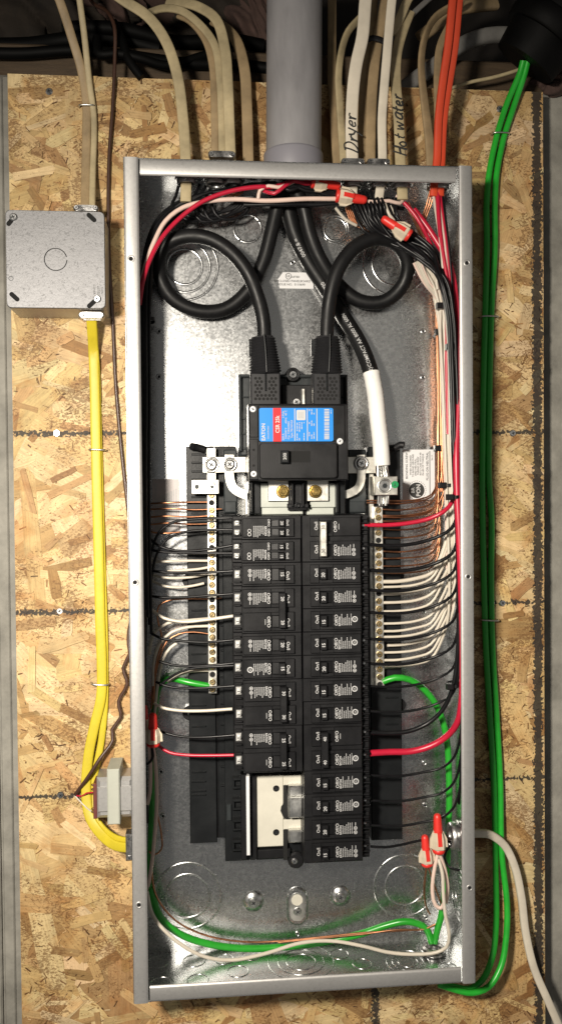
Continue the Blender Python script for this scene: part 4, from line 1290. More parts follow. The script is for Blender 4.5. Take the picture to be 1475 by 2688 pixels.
def cable_print(parent, path, items, r):
    mb = MB()
    for s_, d0, sz, rev, off in items: text_on_path(mb, s_, path, d0, sz, r, None, rev, 0.004, 0, off)
    mb.build('print', 'print_white', parent)
nc = bpy.data.objects[o.name]
cable_print(nc, path_n, (('0047.8 =', 0.060, 0.0062, True, 0.003), ('2020', 0.112, 0.0060, True, 0.002), ('SIRFS', 0.128, 0.0058, True, 0.002), ('COMPACT AA 8000 AL 600V', 0.186, 0.0058, True, 0.001), ('(107 mm2)', 0.235, 0.0056, True, 0.001)), RC * 1.12)
tp = thing('taped_neutral_end', 'white taped neutral cable end with bare aluminium strands under the right lug', 'tape', P(1005, 1320, -0.045))
path = smooth_path([P(974, 978, -0.0385), P(985, 1040, -0.043), P(991, 1100, -0.045), P(998, 1160, -0.045), P(1002, 1222, -0.045)], 0.002)
mb = MB(); sweep(mb, path, 0.0091, sides=20, r_of=lambda t_: 1.0 + 0.022 * ((t_ * 13) % 1.0) + (0.05 if t_ < 0.04 else 0)); mb.build('tape_wrap', 'white_tape', tp)
for k in range(7):
    dx = (-0.006 + 0.002 * k)
    pth = smooth_path([P(1000, 1216, -0.046) + Vector((dx * 0.8, -0.004 * math.cos(k), 0)), P(1003, 1250, -0.047) + Vector((dx, -0.005 * math.cos(k * 1.3), 0)), P(1004, 1300, -0.045) + Vector((dx * 0.9, -0.004 * math.cos(k), 0)), P(1003, 1322 + (k * 5) % 10, -0.044) + Vector((dx * 0.9, -0.003 * math.cos(k), 0))])
    mb = MB(); sweep(mb, pth, 0.0015, sides=8); mb.build('strand', 'aluminium', tp)

# ---- right gutter: bare ground wires
RX = 1004
lab_g = 'bare copper ground wires on the right neutral bar'
ys = [1314, 1320, 1337, 1353, 1357, 1368, 1389, 1411, 1447, 1466, 1486, 1504]
for i, y in enumerate(ys):
    bxp = 1146 + (i * 5) % 17
    up = 40 + (i * 13) % 35
    yy = -0.013 - 0.0016 * (i % 4)
    pts = [(962 if i < 2 else 980, y, -0.0255), (RX, y, -0.0262), (1050, y + rw.uniform(-1, 2), -0.024), (1100, y - 4 + rw.uniform(-1, 1), -0.022), (1132, y - 16, -0.019), (bxp, y - up - 10, yy), (bxp + rw.uniform(-3, 3), max(1010, y - 180), yy), (bxp + rw.uniform(-4, 4), 930, yy), (bxp - 4 + rw.uniform(-3, 3), 810, yy), (bxp - 8, 730, yy - 0.004), (bxp - 30, 660, yy - 0.012), (1095 + i, 600, -0.04), (1060 + 4 * (i % 4), 530, -0.05)]
    if i >= 9: pts = pts[:4] + [(1125, y - 10, -0.018), (1140, y - 24, -0.014), (1152, y - 60, -0.012), (1150, y - 300, -0.012)]
    wire('ground_wire', pts, 0.00098, 'copper', 'bare copper ground wire, %s down from the right lug' % ORD[i], 'wire', lab_g, sides=6)
# white neutrals
ys = [1527, 1541, 1560, 1582, 1605, 1637, 1657, 1672, 1694, 1713, 1733, 1751]
for i, y in enumerate(ys):
    bxp = 1170 + (i * 5) % 18
    yy = -0.030 - 0.003 * (i % 4)
    r = K12 if i in (0, 3, 8) else K14
    if i == 0: r = 0.0023
    st_ = 1016 if i == 8 else RX
    pts = [(st_, y, -0.0262), (1045, y - 1, -0.025), (1090, y - 6 - rw.uniform(0, 3), -0.024), (1130, y - 22, -0.025), (1156, y - 55 - rw.uniform(0, 10), -0.028), (bxp + 4, y - 130, yy), (bxp + 2, 1330, yy), (bxp - 4, 1150, yy), (bxp - 10, 990, yy), (bxp - 16, 860, yy), (bxp - 28, 790, yy), (bxp - 50, 700, yy - 0.01), (1050 + 3 * i, 600, -0.05), (1010 + 4 * i, 540, -0.055)]
    if i >= 4: pts = pts[:10] + [(bxp - 14, 800, yy), (bxp - 10, 700, -0.030), (bxp - 12, 610, -0.032), (1142 + i, 540, -0.040)]
    wire('neutral_wire', pts, r, 'white_insulation', 'white neutral wire, %s down among the whites on the right neutral bar' % ORD[i], 'wire', 'white neutral wires on the right neutral bar')
# hot wires to the right-hand breakers
ys = [(1430, 0.0021, 'double 30 amp silver tied'), (1497, 0.0021, ''), (1549, 0.0018, ''), (1608, K12, ''), (1677, K12, ''), (1742, K12, ''), (1801, K14, ''), (1867, K14, ''), (1922, 0.0026, ''), (2035, K14, ''), (2101, K14, ''), (2166, K14, ''), (2222, K14, '')]
for i, (y, r, _) in enumerate(ys):
    yy = -0.066 - 0.004 * (i % 5)
    bxp = 1188 + (i * 5) % 20
    pts = [(972, y, -0.052), (1010, y + 2, -0.050), (1060, y + 1, -0.048), (1110, y - 8, -0.048)]
    if i < 8: pts += [(1155, y - 24, -0.052), (1185, y - 44, -0.060), (1202, y - 90, yy), (1208, y - 200, yy)]
    elif i == 8: pts = pts[:2] + [(1070, y - 2, -0.050), (1120, y - 22, -0.052), (1160, y - 58, -0.058), (1185, y - 110, -0.064), (1200, y - 200, -0.070)]
    elif i < 12: pts += [(1155, y - 18, -0.052), (1188, y - 44, -0.062), (1208, y - 110, -0.080), (1212, y - 260, -0.084)]
    if i == 12: pts = pts[:2] + [(1050, y - 4, -0.045), (1110, y - 17, -0.042), (1160, y - 18, -0.042), (1195, y - 5, -0.050), (1206, y + 2, -0.055)]
    else:
        pts += [(min(1206, bxp + 12), min(1430, y - 320), yy), (bxp, 1150, yy), (bxp - 6, 960, yy), (bxp - 14, 820, yy), (bxp - 36, 730, yy), (1090 + i * 5 + rw.uniform(-8, 8), 672 - i * 2 + rw.uniform(-9, 9), -0.06 + rw.uniform(-0.008, 0.006)), (1030 + i * 3 + rw.uniform(-10, 10), 640 - i * 4 + rw.uniform(-14, 10), -0.058 + rw.uniform(-0.006, 0.008)), (975 + i * 6 + rw.uniform(-12, 12), 585 - i * 2 + rw.uniform(-12, 8), -0.058), (940 + i * 9, 520, -0.052)]
    wire('hot_wire', pts, r, 'black_insulation', 'black hot wire, %s down of those on the full breaker column' % ORD[i], 'wire', 'black wires to the right column breakers')
# red wires
wire('hot_wire', [(938, 1378, -0.056), (960, 1378, -0.054), (1020, 1378, -0.052), (1080, 1372, -0.052), (1130, 1360, -0.055), (1165, 1342, -0.060), (1187, 1315, -0.070), (1197, 1270, -0.074), (1200, 1200, -0.074), (1196, 1060, -0.072), (1188, 900, -0.070), (1176, 760, -0.068), (1158, 640, -0.066), (1150, 560, -0.062), (1148, 505, -0.055)], 0.0025, 'red_insulation', 'red wire curving from the silver tied breaker past the right lug', 'wire', 'red wires')
wire('hot_wire', [(972, 1977, -0.052), (1020, 1974, -0.050), (1080, 1972, -0.050), (1130, 1958, -0.054), (1170, 1934, -0.060), (1198, 1900, -0.072), (1210, 1850, -0.082), (1214, 1700, -0.085), (1210, 1550, -0.085), (1204, 1400, -0.085), (1199, 1300, -0.084), (1197, 1200, -0.083), (1199, 1140, -0.080), (1203, 1050, -0.076), (1208, 900, -0.07), (1204, 800, -0.06), (1180, 700, -0.055), (1130, 610, -0.052), (1085, 550, -0.050)], 0.0037, 'red_insulation', 'thick red wire rising beside the right flange to the forty amp breaker', 'wire', 'red wires')
wire('hot_wire', [(1060, 532, -0.055), (1085, 560, -0.057), (1110, 600, -0.056), (1128, 640, -0.05), (1150, 700, -0.045), (1170, 800, -0.05), (1172, 980, -0.05), (1176, 1140, -0.052)], 0.0024, 'red_insulation', 'short thick red wire dropping from the cables at the top right', 'wire', 'red wires')
# loop and knockout plug at the right side
wire('black_loop', [(1207, 2212, -0.060), (1180, 2222, -0.05), (1166, 2248, -0.045), (1178, 2276, -0.045), (1207, 2284, -0.055)], K14, 'black_insulation', 'small black wire loop near the right side connector', 'wire')
wire('hot_wire', [(1204, 2110, -0.06), (1210, 1990, -0.08), (1212, 1800, -0.085), (1210, 1640, -0.085)], K14, 'black_insulation', 'black wire running straight up beside the right flange', 'wire')

# ---- extra wires in the right vertical bundle
for i in range(5):
    x = 1160 + i * 4.4
    wire('neutral_wire', [(1085 + i * 4, 690 - i * 2, -0.05), (1110 + i * 4, 740, -0.044), (x - 8, 800, -0.03 - 0.003 * (i % 3)), (x - 2, 950, -0.03 - 0.003 * (i % 3)), (x + 4, 1150, -0.03 - 0.003 * (i % 3)), (x + 10, 1350, -0.03 - 0.003 * (i % 3)), (x + 13, 1520 + 22 * i, -0.03 - 0.003 * (i % 3))], K14, 'white_insulation' if i % 4 else 'pink_white_insulation', 'white wire in the vertical bundle along the right wall', 'wire', 'whites bundled along the right wall')
for i in range(3):
    x = 1146 + i * 5
    wire('ground_wire', [(x - 6, 760, -0.012), (x, 900, -0.010 - 0.001 * (i % 3)), (x + 4, 1050, -0.010 - 0.001 * (i % 3)), (x + 6, 1180, -0.010 - 0.001 * (i % 3)), (x + 8, 1290, -0.012)], 0.00105, 'copper', 'bare copper wire in the vertical bundle on the right wall', 'wire', 'coppers bundled along the right wall')
# ---- blacks and whites at the top right
for i in range(9):
    d = i * 7
    wire('hot_wire', [(905 + d * 1.6, 500 + (i % 3) * 4, -0.050), (925 + d * 1.5, 545, -0.056 - 0.001 * i), (960 + d + rw.uniform(-8, 8), 600 - d * 0.2 + rw.uniform(-8, 8), -0.060 + 0.0015 * i), (1020 + d * 0.5 + rw.uniform(-12, 12), 640 - d * 0.35 + rw.uniform(-12, 8), -0.062 + rw.uniform(-0.004, 0.018)), (1085 + d * 0.3 + rw.uniform(-6, 6), 668 - d * 0.4 + rw.uniform(-9, 9), -0.060 + rw.uniform(-0.004, 0.018)), (1130 + rw.uniform(-5, 5), 700 - d * 0.3, -0.056 + 0.001 * i), (1160 + i * 2, 760, -0.056), (1176 + i * 2.4, 900, -0.062), (1186 + i * 2, 1060, -0.070)], K12, 'black_insulation', 'black wire sweeping from the top right connectors to the right wall', 'wire', 'black wires sweeping across the top right corner')
for i, pts in enumerate((
    [(880, 545, -0.05), (905, 575, -0.045), (935, 592, -0.04)], [(1010, 535, -0.06), (1022, 565, -0.062), (1045, 590, -0.055)],
    [(1085, 600, -0.05), (1110, 650, -0.046), (1135, 690, -0.045), (1148, 760, -0.045)], [(1098, 690, -0.045), (1112, 706, -0.04), (1100, 716, -0.04), (1094, 704, -0.045), (1110, 690, -0.05)],
    [(1090, 668, -0.05), (1105, 695, -0.045), (1135, 745, -0.042), (1152, 800, -0.04)], [(990, 460, -0.05), (990, 500, -0.052), (996, 535, -0.055)])):
    wire('neutral_wire', pts, K12, 'white_insulation', ('white wire end under the paired wire connectors', 'white wire at the tip of the slanting wire connector', 'white wire bending down past the slanting wire connector', 'small white wire curl against the back right of the panel', 'white wire dropping behind the black sweep', 'white wire stub below the second cable clamp')[i], 'wire')
for i in range(4):
    wire('ground_wire', [(905 + i * 5, 535, -0.04), (915 + i * 5, 570, -0.036), (940 + i * 4, 596, -0.034), (985, 610 + i * 2, -0.036)], 0.0010, 'copper', 'bare copper wire curling below the paired wire connectors', 'wire', 'coppers curling under the wire connectors')
for i in range(3):
    wire('ground_wire', [(1140 - i * 6, 500, -0.04), (1130 - i * 6, 540, -0.036), (1118 - i * 5, 570, -0.03), (1112 - i * 4, 610, -0.025)], 0.0010, 'copper', 'bare copper wire coming out of the orange cables', 'wire', 'coppers from the orange cables')
for i in range(5):
    wire(('neutral_wire', 'hot_wire', 'neutral_wire', 'hot_wire', 'hot_wire')[i], [(1136 + i * 6, 508, -0.0535), (1144 + i * 5.5, 560, -0.060), (1156 + i * 5, 640, -0.066), (1166 + i * 5, 760, -0.066), (1176 + i * 4, 900, -0.068), (1180 + i * 5, 1080, -0.072), (1184 + i * 5, 1260, -0.07)], K12, ('white_insulation', 'black_insulation', 'pink_white_insulation', 'red_insulation', 'black_insulation')[i],
         ('white wire leaving the orange cables', 'black wire leaving the orange cables beside the white one', 'pinkish white wire leaving the orange cables', 'thin red wire leaving the orange cables', 'black wire leaving the orange cables nearest the right wall')[i], 'wire')

# ---- top run from left to right
wire('traveller_wire', [(366, 800, -0.080), (375, 740, -0.078), (395, 680, -0.074), (425, 625, -0.070), (470, 575, -0.066), (530, 530, -0.066), (600, 503, -0.066), (670, 491, -0.066), (720, 490, -0.064), (760, 478, -0.060), (800, 474, -0.058), (835, 476, -0.056)], K8, 'red_insulation', 'thick red wire arching across the top left corner', 'wire')
wire('traveller_wire', [(368, 760, -0.074), (385, 690, -0.070), (405, 635, -0.066), (435, 580, -0.063), (480, 545, -0.061), (540, 529, -0.060), (620, 523, -0.060), (700, 527, -0.060), (800, 522, -0.060), (880, 522, -0.058)], K8, 'pink_white_insulation', 'thick pinkish white wire arching across the top left corner', 'wire')
wire('traveller_wire', [(950, 527, -0.058), (985, 530, -0.058), (1020, 527, -0.058), (1048, 534, -0.056), (1056, 524, -0.05), (1040, 515, -0.045)], K10, 'pink_white_insulation', 'pinkish white wire leaving the paired wire connector to the right', 'wire')
wire('traveller_wire', [(678, 522, -0.062), (682, 500, -0.064), (705, 488, -0.066), (730, 492, -0.066), (750, 486, -0.064), (790, 470, -0.06), (840, 470, -0.058)], K10, 'pink_white_insulation', 'short pinkish white wire twisted with the red at the top', 'wire')
wire('traveller_wire', [(690, 500, -0.060), (720, 508, -0.066), (745, 490, -0.066), (770, 475, -0.064), (800, 482, -0.06), (838, 484, -0.057)], K10, 'red_insulation', 'red wire twisted with the white at the top of the panel', 'wire')
for i in range(4):
    wire('traveller_wire', [(560 + 20 * i, 505 - i * 2, -0.052), (650 + 10 * i, 492 - 3 * i, -0.054), (720, 480 + 6 * ((i * 2) % 5), -0.058 - 0.002 * i), (760, 500 - 8 * ((i * 3) % 4), -0.060), (800, 484 + 8 * (i % 3), -0.058), (850, 498 + 4 * i, -0.056), (900, 510 + i * 3, -0.052)], K10, 'black_insulation', 'black wire twisted along the top toward the wire connectors', 'wire', 'blacks twisted along the top')
for i in range(2):
    wire('traveller_wire', [(640, 535 + 3 * i, -0.052), (720, 537, -0.052 - 0.003 * i), (820, 538 - 2 * i, -0.052), (900, 534, -0.052), (1000, 540, -0.050), (1060, 548, -0.048)], K10, 'black_insulation', 'black wire under the pinkish white one along the top', 'wire', 'blacks under the pinkish white wire')
for i in range(7):
    d = i * 6
    wire('hot_wire', [(372 + (i * 4) % 16, 1350, -0.020 - 0.004 * (i % 4)), (376 + (i * 4) % 16, 1150, -0.022 - 0.004 * (i % 4)), (378 + (i * 5) % 15, 900, -0.024 - 0.004 * (i % 4)), (380 + i * 2, 760, -0.028), (384 + i * 4, 680, -0.034), (402 + d * 0.8, 610 - d * 0.3, -0.040), (440 + d, 560 - d * 0.35, -0.044), (500 + d, 520 - d * 0.3, -0.046), (580 + d, 500 - d * 0.2, -0.044), (640 + d, 488 - d * 0.3, -0.042)], K12, 'black_insulation', 'black wire bending round the top left corner and down the left wall', 'wire', 'black wires down the left wall')
for i in range(7):
    wire('hot_wire', [(470 + i * 18, 480, -0.035), (462 + i * 16, 515, -0.040), (450 + i * 18, 545 + (i % 3) * 8, -0.042), (480 + i * 16, 572 + (i % 2) * 9, -0.040), (540 + i * 14, 572 - (i % 3) * 6, -0.036), (600 + i * 9, 545, -0.036), (640 + i * 4, 515, -0.04)], K12, 'black_insulation', 'black wire looping below the top left cable clamps', 'wire', 'black loops under the left clamps')
for i in range(3):
    wire('ground_wire', [(585 + i * 12, 500, -0.03), (600 + i * 10, 515, -0.04), (620 + i * 8, 505, -0.045), (628 + i * 8, 490, -0.04)], 0.0010, 'copper', 'bare copper loop below the top left cable clamps', 'wire', 'coppers under the left clamps')
for i in range(6):
    x = 369 + i * 4.6
    yq = -0.050 - 0.005 * (i % 4)
    wire('hot_wire', [(x + 6, 1560 + 20 * i, yq + 0.012), (x + 1, 1400, yq), (x, 1200, yq - 0.004 * (i % 2)), (x + 1, 1000, yq), (x, 850, yq), (x + 3, 740, yq + 0.004), (x + 14, 650, yq + 0.006), (x + 42, 580 + i * 4, yq + 0.008), (x + 90, 535 + i * 5, yq + 0.010), (x + 150, 512 + i * 5, yq + 0.012)], K12, 'black_insulation', 'black wire hugging the left flange inside the gutter', 'wire', 'black wires behind the left flange')
for i in range(2):
    wire('neutral_wire', [(374 + i * 7, 1320, -0.03), (380 + i * 7, 1100, -0.03), (384 + i * 6, 900, -0.032), (388 + i * 8, 760, -0.034), (410, 650 - i * 8, -0.038)], K14, 'brown_insulation' if i else 'tan_sheath', ('dull tan wire against the left inner wall', 'brown wire against the left inner wall')[i], 'wire')

# ---- left gutter wires
LG = 'bare copper ground wires on the left neutral bar'
lc = [[(392, 1322), (430, 1320), (500, 1318), (548, 1318)], [(392, 1337), (450, 1335), (510, 1338), (548, 1337), (582, 1336)], [(392, 1358), (430, 1355), (500, 1357), (548, 1354)], [(395, 1377), (440, 1373), (500, 1376), (548, 1375)], [(390, 1394), (420, 1400), (470, 1397), (548, 1391)],
      [(398, 1860), (404, 1780), (416, 1720), (426, 1680), (420, 1650), (413, 1615), (418, 1590), (440, 1577), (490, 1572), (548, 1572), (582, 1570)], [(404, 1850), (408, 1780), (422, 1720), (438, 1684), (470, 1664), (510, 1659), (548, 1664)]]
for i, pts in enumerate(lc):
    wire('ground_wire', [(x, y, -0.016 if x < 400 else -0.0262) for x, y in pts], 0.00098, 'copper', 'bare copper ground wire, %s down on the neutral bar with the open lug' % ORD[i], 'wire', LG, sides=6)
lb = [[(385, 1560), (390, 1500), (400, 1440), (420, 1395), (455, 1371), (520, 1362), (590, 1360), (622, 1359)], [(392, 1560), (400, 1505), (412, 1455), (440, 1415), (490, 1396), (560, 1391), (622, 1391)], [(392, 1412), (420, 1434), (460, 1445), (510, 1446), (560, 1440), (622, 1430)], [(388, 1440), (420, 1448), (480, 1451), (550, 1452), (622, 1452)],
      [(385, 1496), (420, 1501), (500, 1504), (560, 1502), (622, 1498)], [(385, 1562), (420, 1568), (480, 1568), (550, 1563), (622, 1558)], [(395, 1660), (420, 1674), (470, 1682), (540, 1686), (590, 1682), (622, 1679)], [(418, 1736), (450, 1745), (500, 1749), (560, 1746), (622, 1740)], [(420, 1800), (445, 1780), (475, 1763), (515, 1753), (560, 1750), (622, 1747)],
      [(410, 1790), (435, 1800), (470, 1806), (530, 1806), (622, 1800)], [(412, 1915), (440, 1926), (480, 1934), (540, 1935), (622, 1929)]]
for i, pts in enumerate(lb):
    wire('hot_wire', [(x, y, -0.034 if x < 400 else -0.034 - 0.020 * min(1, (x - 400) / 200)) for x, y in pts], K14, 'black_insulation', 'black hot wire, %s down on the terminals of the short breaker column' % ORD[i], 'wire', 'black wires to the left column breakers')
lw = [([(392, 1475), (430, 1474), (490, 1472), (548, 1472)], K14, 'neutral'), ([(440, 1500), (480, 1497), (520, 1494), (548, 1489)], K14, 'neutral'), ([(395, 1508), (430, 1516), (480, 1517), (520, 1512), (548, 1505)], K14, 'neutral'), ([(398, 1524), (430, 1538), (470, 1542), (510, 1537), (536, 1531)], K14, 'neutral'),
      ([(385, 1590), (400, 1602), (430, 1622), (480, 1632), (540, 1627), (612, 1617)], K12, 'breaker'), ([(392, 1720), (398, 1680), (412, 1655), (440, 1636), (490, 1629), (548, 1624)], K12, 'neutral'), ([(402, 1800), (406, 1730), (420, 1690), (450, 1660), (495, 1646), (548, 1643)], K12, 'neutral'), ([(400, 1930), (408, 1860), (414, 1800), (428, 1730), (448, 1700), (465, 1688)], K12, 'bundle'),
      ([(440, 1790), (470, 1772), (505, 1762), (548, 1760)], K14, 'neutral'), ([(405, 1845), (425, 1857), (470, 1865), (530, 1866), (610, 1861)], K12, 'breaker')]
for i, (pts, r, _) in enumerate(lw):
    wire('neutral_wire', [(x, y, (-0.020 if x < 400 else -0.0262) if _ != 'breaker' else -0.036 - 0.014 * max(0, (x - 400) / 200)) for x, y in pts], r, 'white_insulation', 'white wire, %s down in the gutter beside the short breaker column' % ORD[i], 'wire', 'white wires in the left gutter')
wire('hot_wire', [(405, 1935, -0.04), (418, 1958, -0.040), (445, 1975, -0.042), (490, 1982, -0.046), (560, 1983, -0.050), (614, 1982, -0.054)], K12, 'red_insulation', 'red wire to the lowest breaker of the left column', 'wire', 'red wires')
wire('ground_cable', [(392, 2330, -0.030), (400, 2100, -0.018), (404, 1900, -0.014), (420, 1800, -0.014), (450, 1782, -0.018), (490, 1790, -0.024), (550, 1801, -0.0262)], 0.0036, 'green_bright_insulation', 'green ground wire entering the bottom of the left neutral bar', 'wire', 'green ground wires in the panel')
for i, (pts, r, m, lab) in enumerate((
    ([(400, 1950, -0.05), (408, 2000, -0.046), (412, 2100, -0.042), (406, 2200, -0.038), (396, 2290, -0.034), (385, 2350, -0.03)], K10, 'pink_white_insulation', 'long pinkish white wire falling below the left wire connector'),
    ([(392, 1955, -0.05), (396, 2010, -0.045), (394, 2080, -0.04), (388, 2110, -0.035)], K10, 'pink_white_insulation', 'short pinkish white wire below the left wire connector'),
    ([(398, 1955, -0.052), (402, 1985, -0.05), (396, 1998, -0.048), (388, 2005, -0.045)], K14, 'black_insulation', 'black wire tail under the left wire connector'),
    ([(386, 1400, -0.03), (384, 1600, -0.03), (380, 1850, -0.03), (384, 2050, -0.03), (388, 2160, -0.03)], K14, 'black_insulation', 'black wire straight down the left inner wall'),
    ([(380, 1560, -0.04), (378, 1750, -0.042), (384, 1880, -0.045)], K12, 'brown_insulation', 'brown wire into the left wire connector'),
    ([(412, 2130, -0.03), (424, 2190, -0.026), (424, 2230, -0.024), (405, 2244, -0.026), (392, 2235, -0.03)], 0.0010, 'copper', 'copper wire loop low in the left gutter'))):
    wire(('traveller_wire', 'traveller_wire', 'hot_wire', 'hot_wire', 'hot_wire', 'ground_wire')[i], pts, r, m, lab, 'wire')

# ---- green grounds and the bottom run
wire('ground_cable', [(1005, 1789, -0.0262), (1035, 1779, -0.030), (1075, 1784, -0.030), (1115, 1812, -0.028), (1148, 1858, -0.026), (1170, 1930, -0.026), (1178, 2050, -0.026), (1176, 2180, -0.028), (1168, 2320, -0.030), (1158, 2400, -0.034), (1146, 2445, -0.036), (1140, 2475, -0.036)], 0.0038, 'green_bright_insulation', 'green ground wire arcing from the right neutral bar down the right wall', 'wire', 'green ground wires in the panel')
wire('ground_cable', [(1132, 2475, -0.036), (1120, 2440, -0.034), (1095, 2424, -0.032), (1060, 2419, -0.030), (1010, 2430, -0.026), (950, 2450, -0.022), (860, 2470, -0.018), (740, 2486, -0.016), (630, 2489, -0.018), (540, 2476, -0.020), (470, 2450, -0.024), (420, 2405, -0.028), (395, 2330, -0.030)], 0.0040, 'green_bright_insulation', 'green ground wire running along the bottom of the panel', 'wire', 'green ground wires in the panel')
wire('ground_wire', [(1143, 2428, -0.034), (1110, 2438, -0.034), (1050, 2443, -0.032), (960, 2448, -0.030), (860, 2458, -0.028), (740, 2470, -0.026), (640, 2472, -0.026), (540, 2455, -0.028), (460, 2415, -0.030), (410, 2350, -0.032), (396, 2260, -0.034)], 0.0011, 'copper', 'bare copper wire running along the bottom of the panel', 'wire')
wire('ground_wire', [(1142, 2426, -0.036), (1110, 2440, -0.036), (1045, 2440, -0.034), (960, 2451, -0.030), (850, 2462, -0.028), (730, 2474, -0.026)], 0.0010, 'copper', 'second bare copper wire crossing the green one at the bottom', 'wire')
wire('bottom_wire', [(1150, 2255, -0.055), (1160, 2290, -0.060), (1163, 2350, -0.064), (1168, 2400, -0.068), (1178, 2450, -0.070), (1172, 2485, -0.068), (1145, 2500, -0.066), (1090, 2505, -0.062), (1020, 2500, -0.058), (950, 2483, -0.054), (870, 2470, -0.050), (790, 2475, -0.050), (700, 2502, -0.056), (610, 2520, -0.060), (540, 2512, -0.062), (480, 2482, -0.062), (430, 2440, -0.060), (400, 2400, -0.058), (386, 2340, -0.056)], 0.0020, 'white_insulation', 'long white wire looping along the bottom of the panel', 'wire')
for i, pts in enumerate(([(1148, 2242, -0.055), (1138, 2290, -0.055), (1134, 2340, -0.055), (1142, 2376, -0.055), (1156, 2384, -0.056), (1165, 2370, -0.058)], [(1153, 2242, -0.055), (1166, 2280, -0.052), (1174, 2330, -0.05), (1170, 2370, -0.05)])):
    wire('jumper_wire', pts, 0.0022, 'pink_white_insulation', ('white wire loop hanging below the lower right wire connectors', 'white wire falling straight below the lower right wire connectors')[i], 'wire')
for i, pts in enumerate(([(1118, 2278, -0.05), (1114, 2320, -0.045), (1114, 2360, -0.04), (1120, 2385, -0.035)], [(1124, 2278, -0.05), (1140, 2325, -0.045), (1156, 2370, -0.04)], [(1119, 2278, -0.05), (1112, 2330, -0.042), (1118, 2380, -0.036), (1128, 2400, -0.03)])):
    wire('ground_wire', pts, 0.0010, 'copper', 'bare copper wire below the lower right wire connectors', 'wire', 'coppers below the lower right connectors')

# ============================================================ WIRE CONNECTORS, CABLE TIES
def wire_nut(a, b, label, r=0.0072):
    """a: open (skirt) end, b: tip; photo pixels with depth"""
    A = P(*a); B = P(*b)
    t = thing('wire_connector', label, 'wire connector', A, 'red and tan wire connectors')
    mb = MB(); mb.lathe([(0.0, r * 0.72), (0.03, r * 0.80), (0.10, r * 0.80), (0.11, r * 0.70), (0.42, r * 0.66), (0.5, r * 0.60), (0.9, r * 0.50), (0.97, r * 0.42), (1.0, r * 0.25)], A, B, 18); mb.build('cap', 'nut_red', t)
    mb = MB(); mb.lathe([(0.10, r * 0.86), (0.13, r * 0.98), (0.34, r * 0.98), (0.52, r * 0.78), (0.54, r * 0.60)], A, B, 6); sh = mb.build('shell', 'nut_beige', t)
    for p_ in sh.data.polygons: p_.use_smooth = False
    ax = (B - A).normalized(); s_ = ax.cross(VIEW).normalized(); L_ = (B - A).length
    for sg in (-1, 1):
        mb = MB()
        o_ = A + ax * L_ * 0.14
        pr = [o_ + s_ * sg * r * 0.7, o_ + s_ * sg * r * 1.15, o_ + ax * L_ * 0.22 + s_ * sg * r * 1.10, o_ + ax * L_ * 0.44 + s_ * sg * r * 0.55]
        mb.add([p + VIEW * 0.0014 for p in pr] + [p - VIEW * 0.0014 for p in pr], [(0, 1, 2, 3), (7, 6, 5, 4), (0, 4, 5, 1), (1, 5, 6, 2), (2, 6, 7, 3), (3, 7, 4, 0)])
        mb.build('wing', 'nut_beige', t)
    # red stripe of the cap showing through the shell
    mb = MB()
    o_ = A + ax * L_ * 0.22 + VIEW * (r * 0.92); w_ = s_ * r * 0.26
    mb.add([o_ + w_, o_ - w_, o_ + ax * L_ * 0.34 - VIEW * (r * 0.16) - w_, o_ + ax * L_ * 0.34 - VIEW * (r * 0.16) + w_] + [q_ - VIEW * 0.002 for q_ in (o_ + w_, o_ - w_, o_ + ax * L_ * 0.34 - VIEW * (r * 0.16) - w_, o_ + ax * L_ * 0.34 - VIEW * (r * 0.16) + w_)], [(0, 1, 2, 3), (0, 4, 5, 1), (1, 5, 6, 2), (2, 6, 7, 3), (3, 7, 4, 0)])
    mb.build('grip_stripe', 'nut_red', t)
wire_nut((882, 513, -0.062), (962, 526, -0.062), 'red and tan wire connector lying over the cables at the top centre', 0.0092)
wire_nut((818, 476, -0.064), (893, 489, -0.062), 'red and tan wire connector tucked under the top flange', 0.0088)
wire_nut((1075, 620, -0.070), (1002, 572, -0.070), 'red and tan wire connector slanting over the black sweep', 0.0088)
wire_nut((403, 1958, -0.058), (402, 1872, -0.060), 'red and tan wire connector standing in the left gutter', 0.0088)
wire_nut((1151, 2238, -0.058), (1147, 2136, -0.058), 'red and tan wire connector at the lower right, under the black lead', 0.0088)
wire_nut((1121, 2272, -0.052), (1114, 2192, -0.052), 'red and tan wire connector with bare copper tails at the lower right', 0.0082)
wire_nut((380, 1930, -0.045), (378, 1850, -0.045), 'red wire connector half hidden behind the left flange', 0.0080)

def cable_tie(px, py, Y, wpx, label, ang=0.0):
    c_ = P(px, py, Y)
    t = thing('cable_tie', label, 'cable tie', c_, 'black cable ties on the wire bundles')
    k = pxm(Y)
    mb = MB(); mb.cbox(c_.x - 9 * k, c_.x + 9 * k, c_.z - 8 * k, c_.z + 8 * k, Y + 0.004, Y - 0.004, 0.001); mb.build('head', 'black_plastic', t)
    path = []
    rx = wpx * k / 2; cx = c_.x + rx
    for i in range(25):
        a = 2 * PI * i / 24
        path.append(Vector((cx + rx * math.cos(a), Y + 0.010 - 0.011 * math.sin(a) , c_.z + 0.0006 * math.cos(a))))
    fr_v = []; 
    for q_ in path: fr_v += [q_ + Vector((0, 0, 4.5 * k)), q_ - Vector((0, 0, 4.5 * k))]
    mb = MB(); mb.add(fr_v, [(2 * i, 2 * i + 1, 2 * i + 3, 2 * i + 2) for i in range(24)]); 
    in2 = [Vector((cx + (v_.x - cx) * 0.94, v_.y + 0.0006, v_.z)) for v_ in fr_v]
    mb.add(in2, [(2 * i, 2 * i + 2, 2 * i + 3, 2 * i + 1) for i in range(24)])
    mb.build('band', 'black_plastic', t)
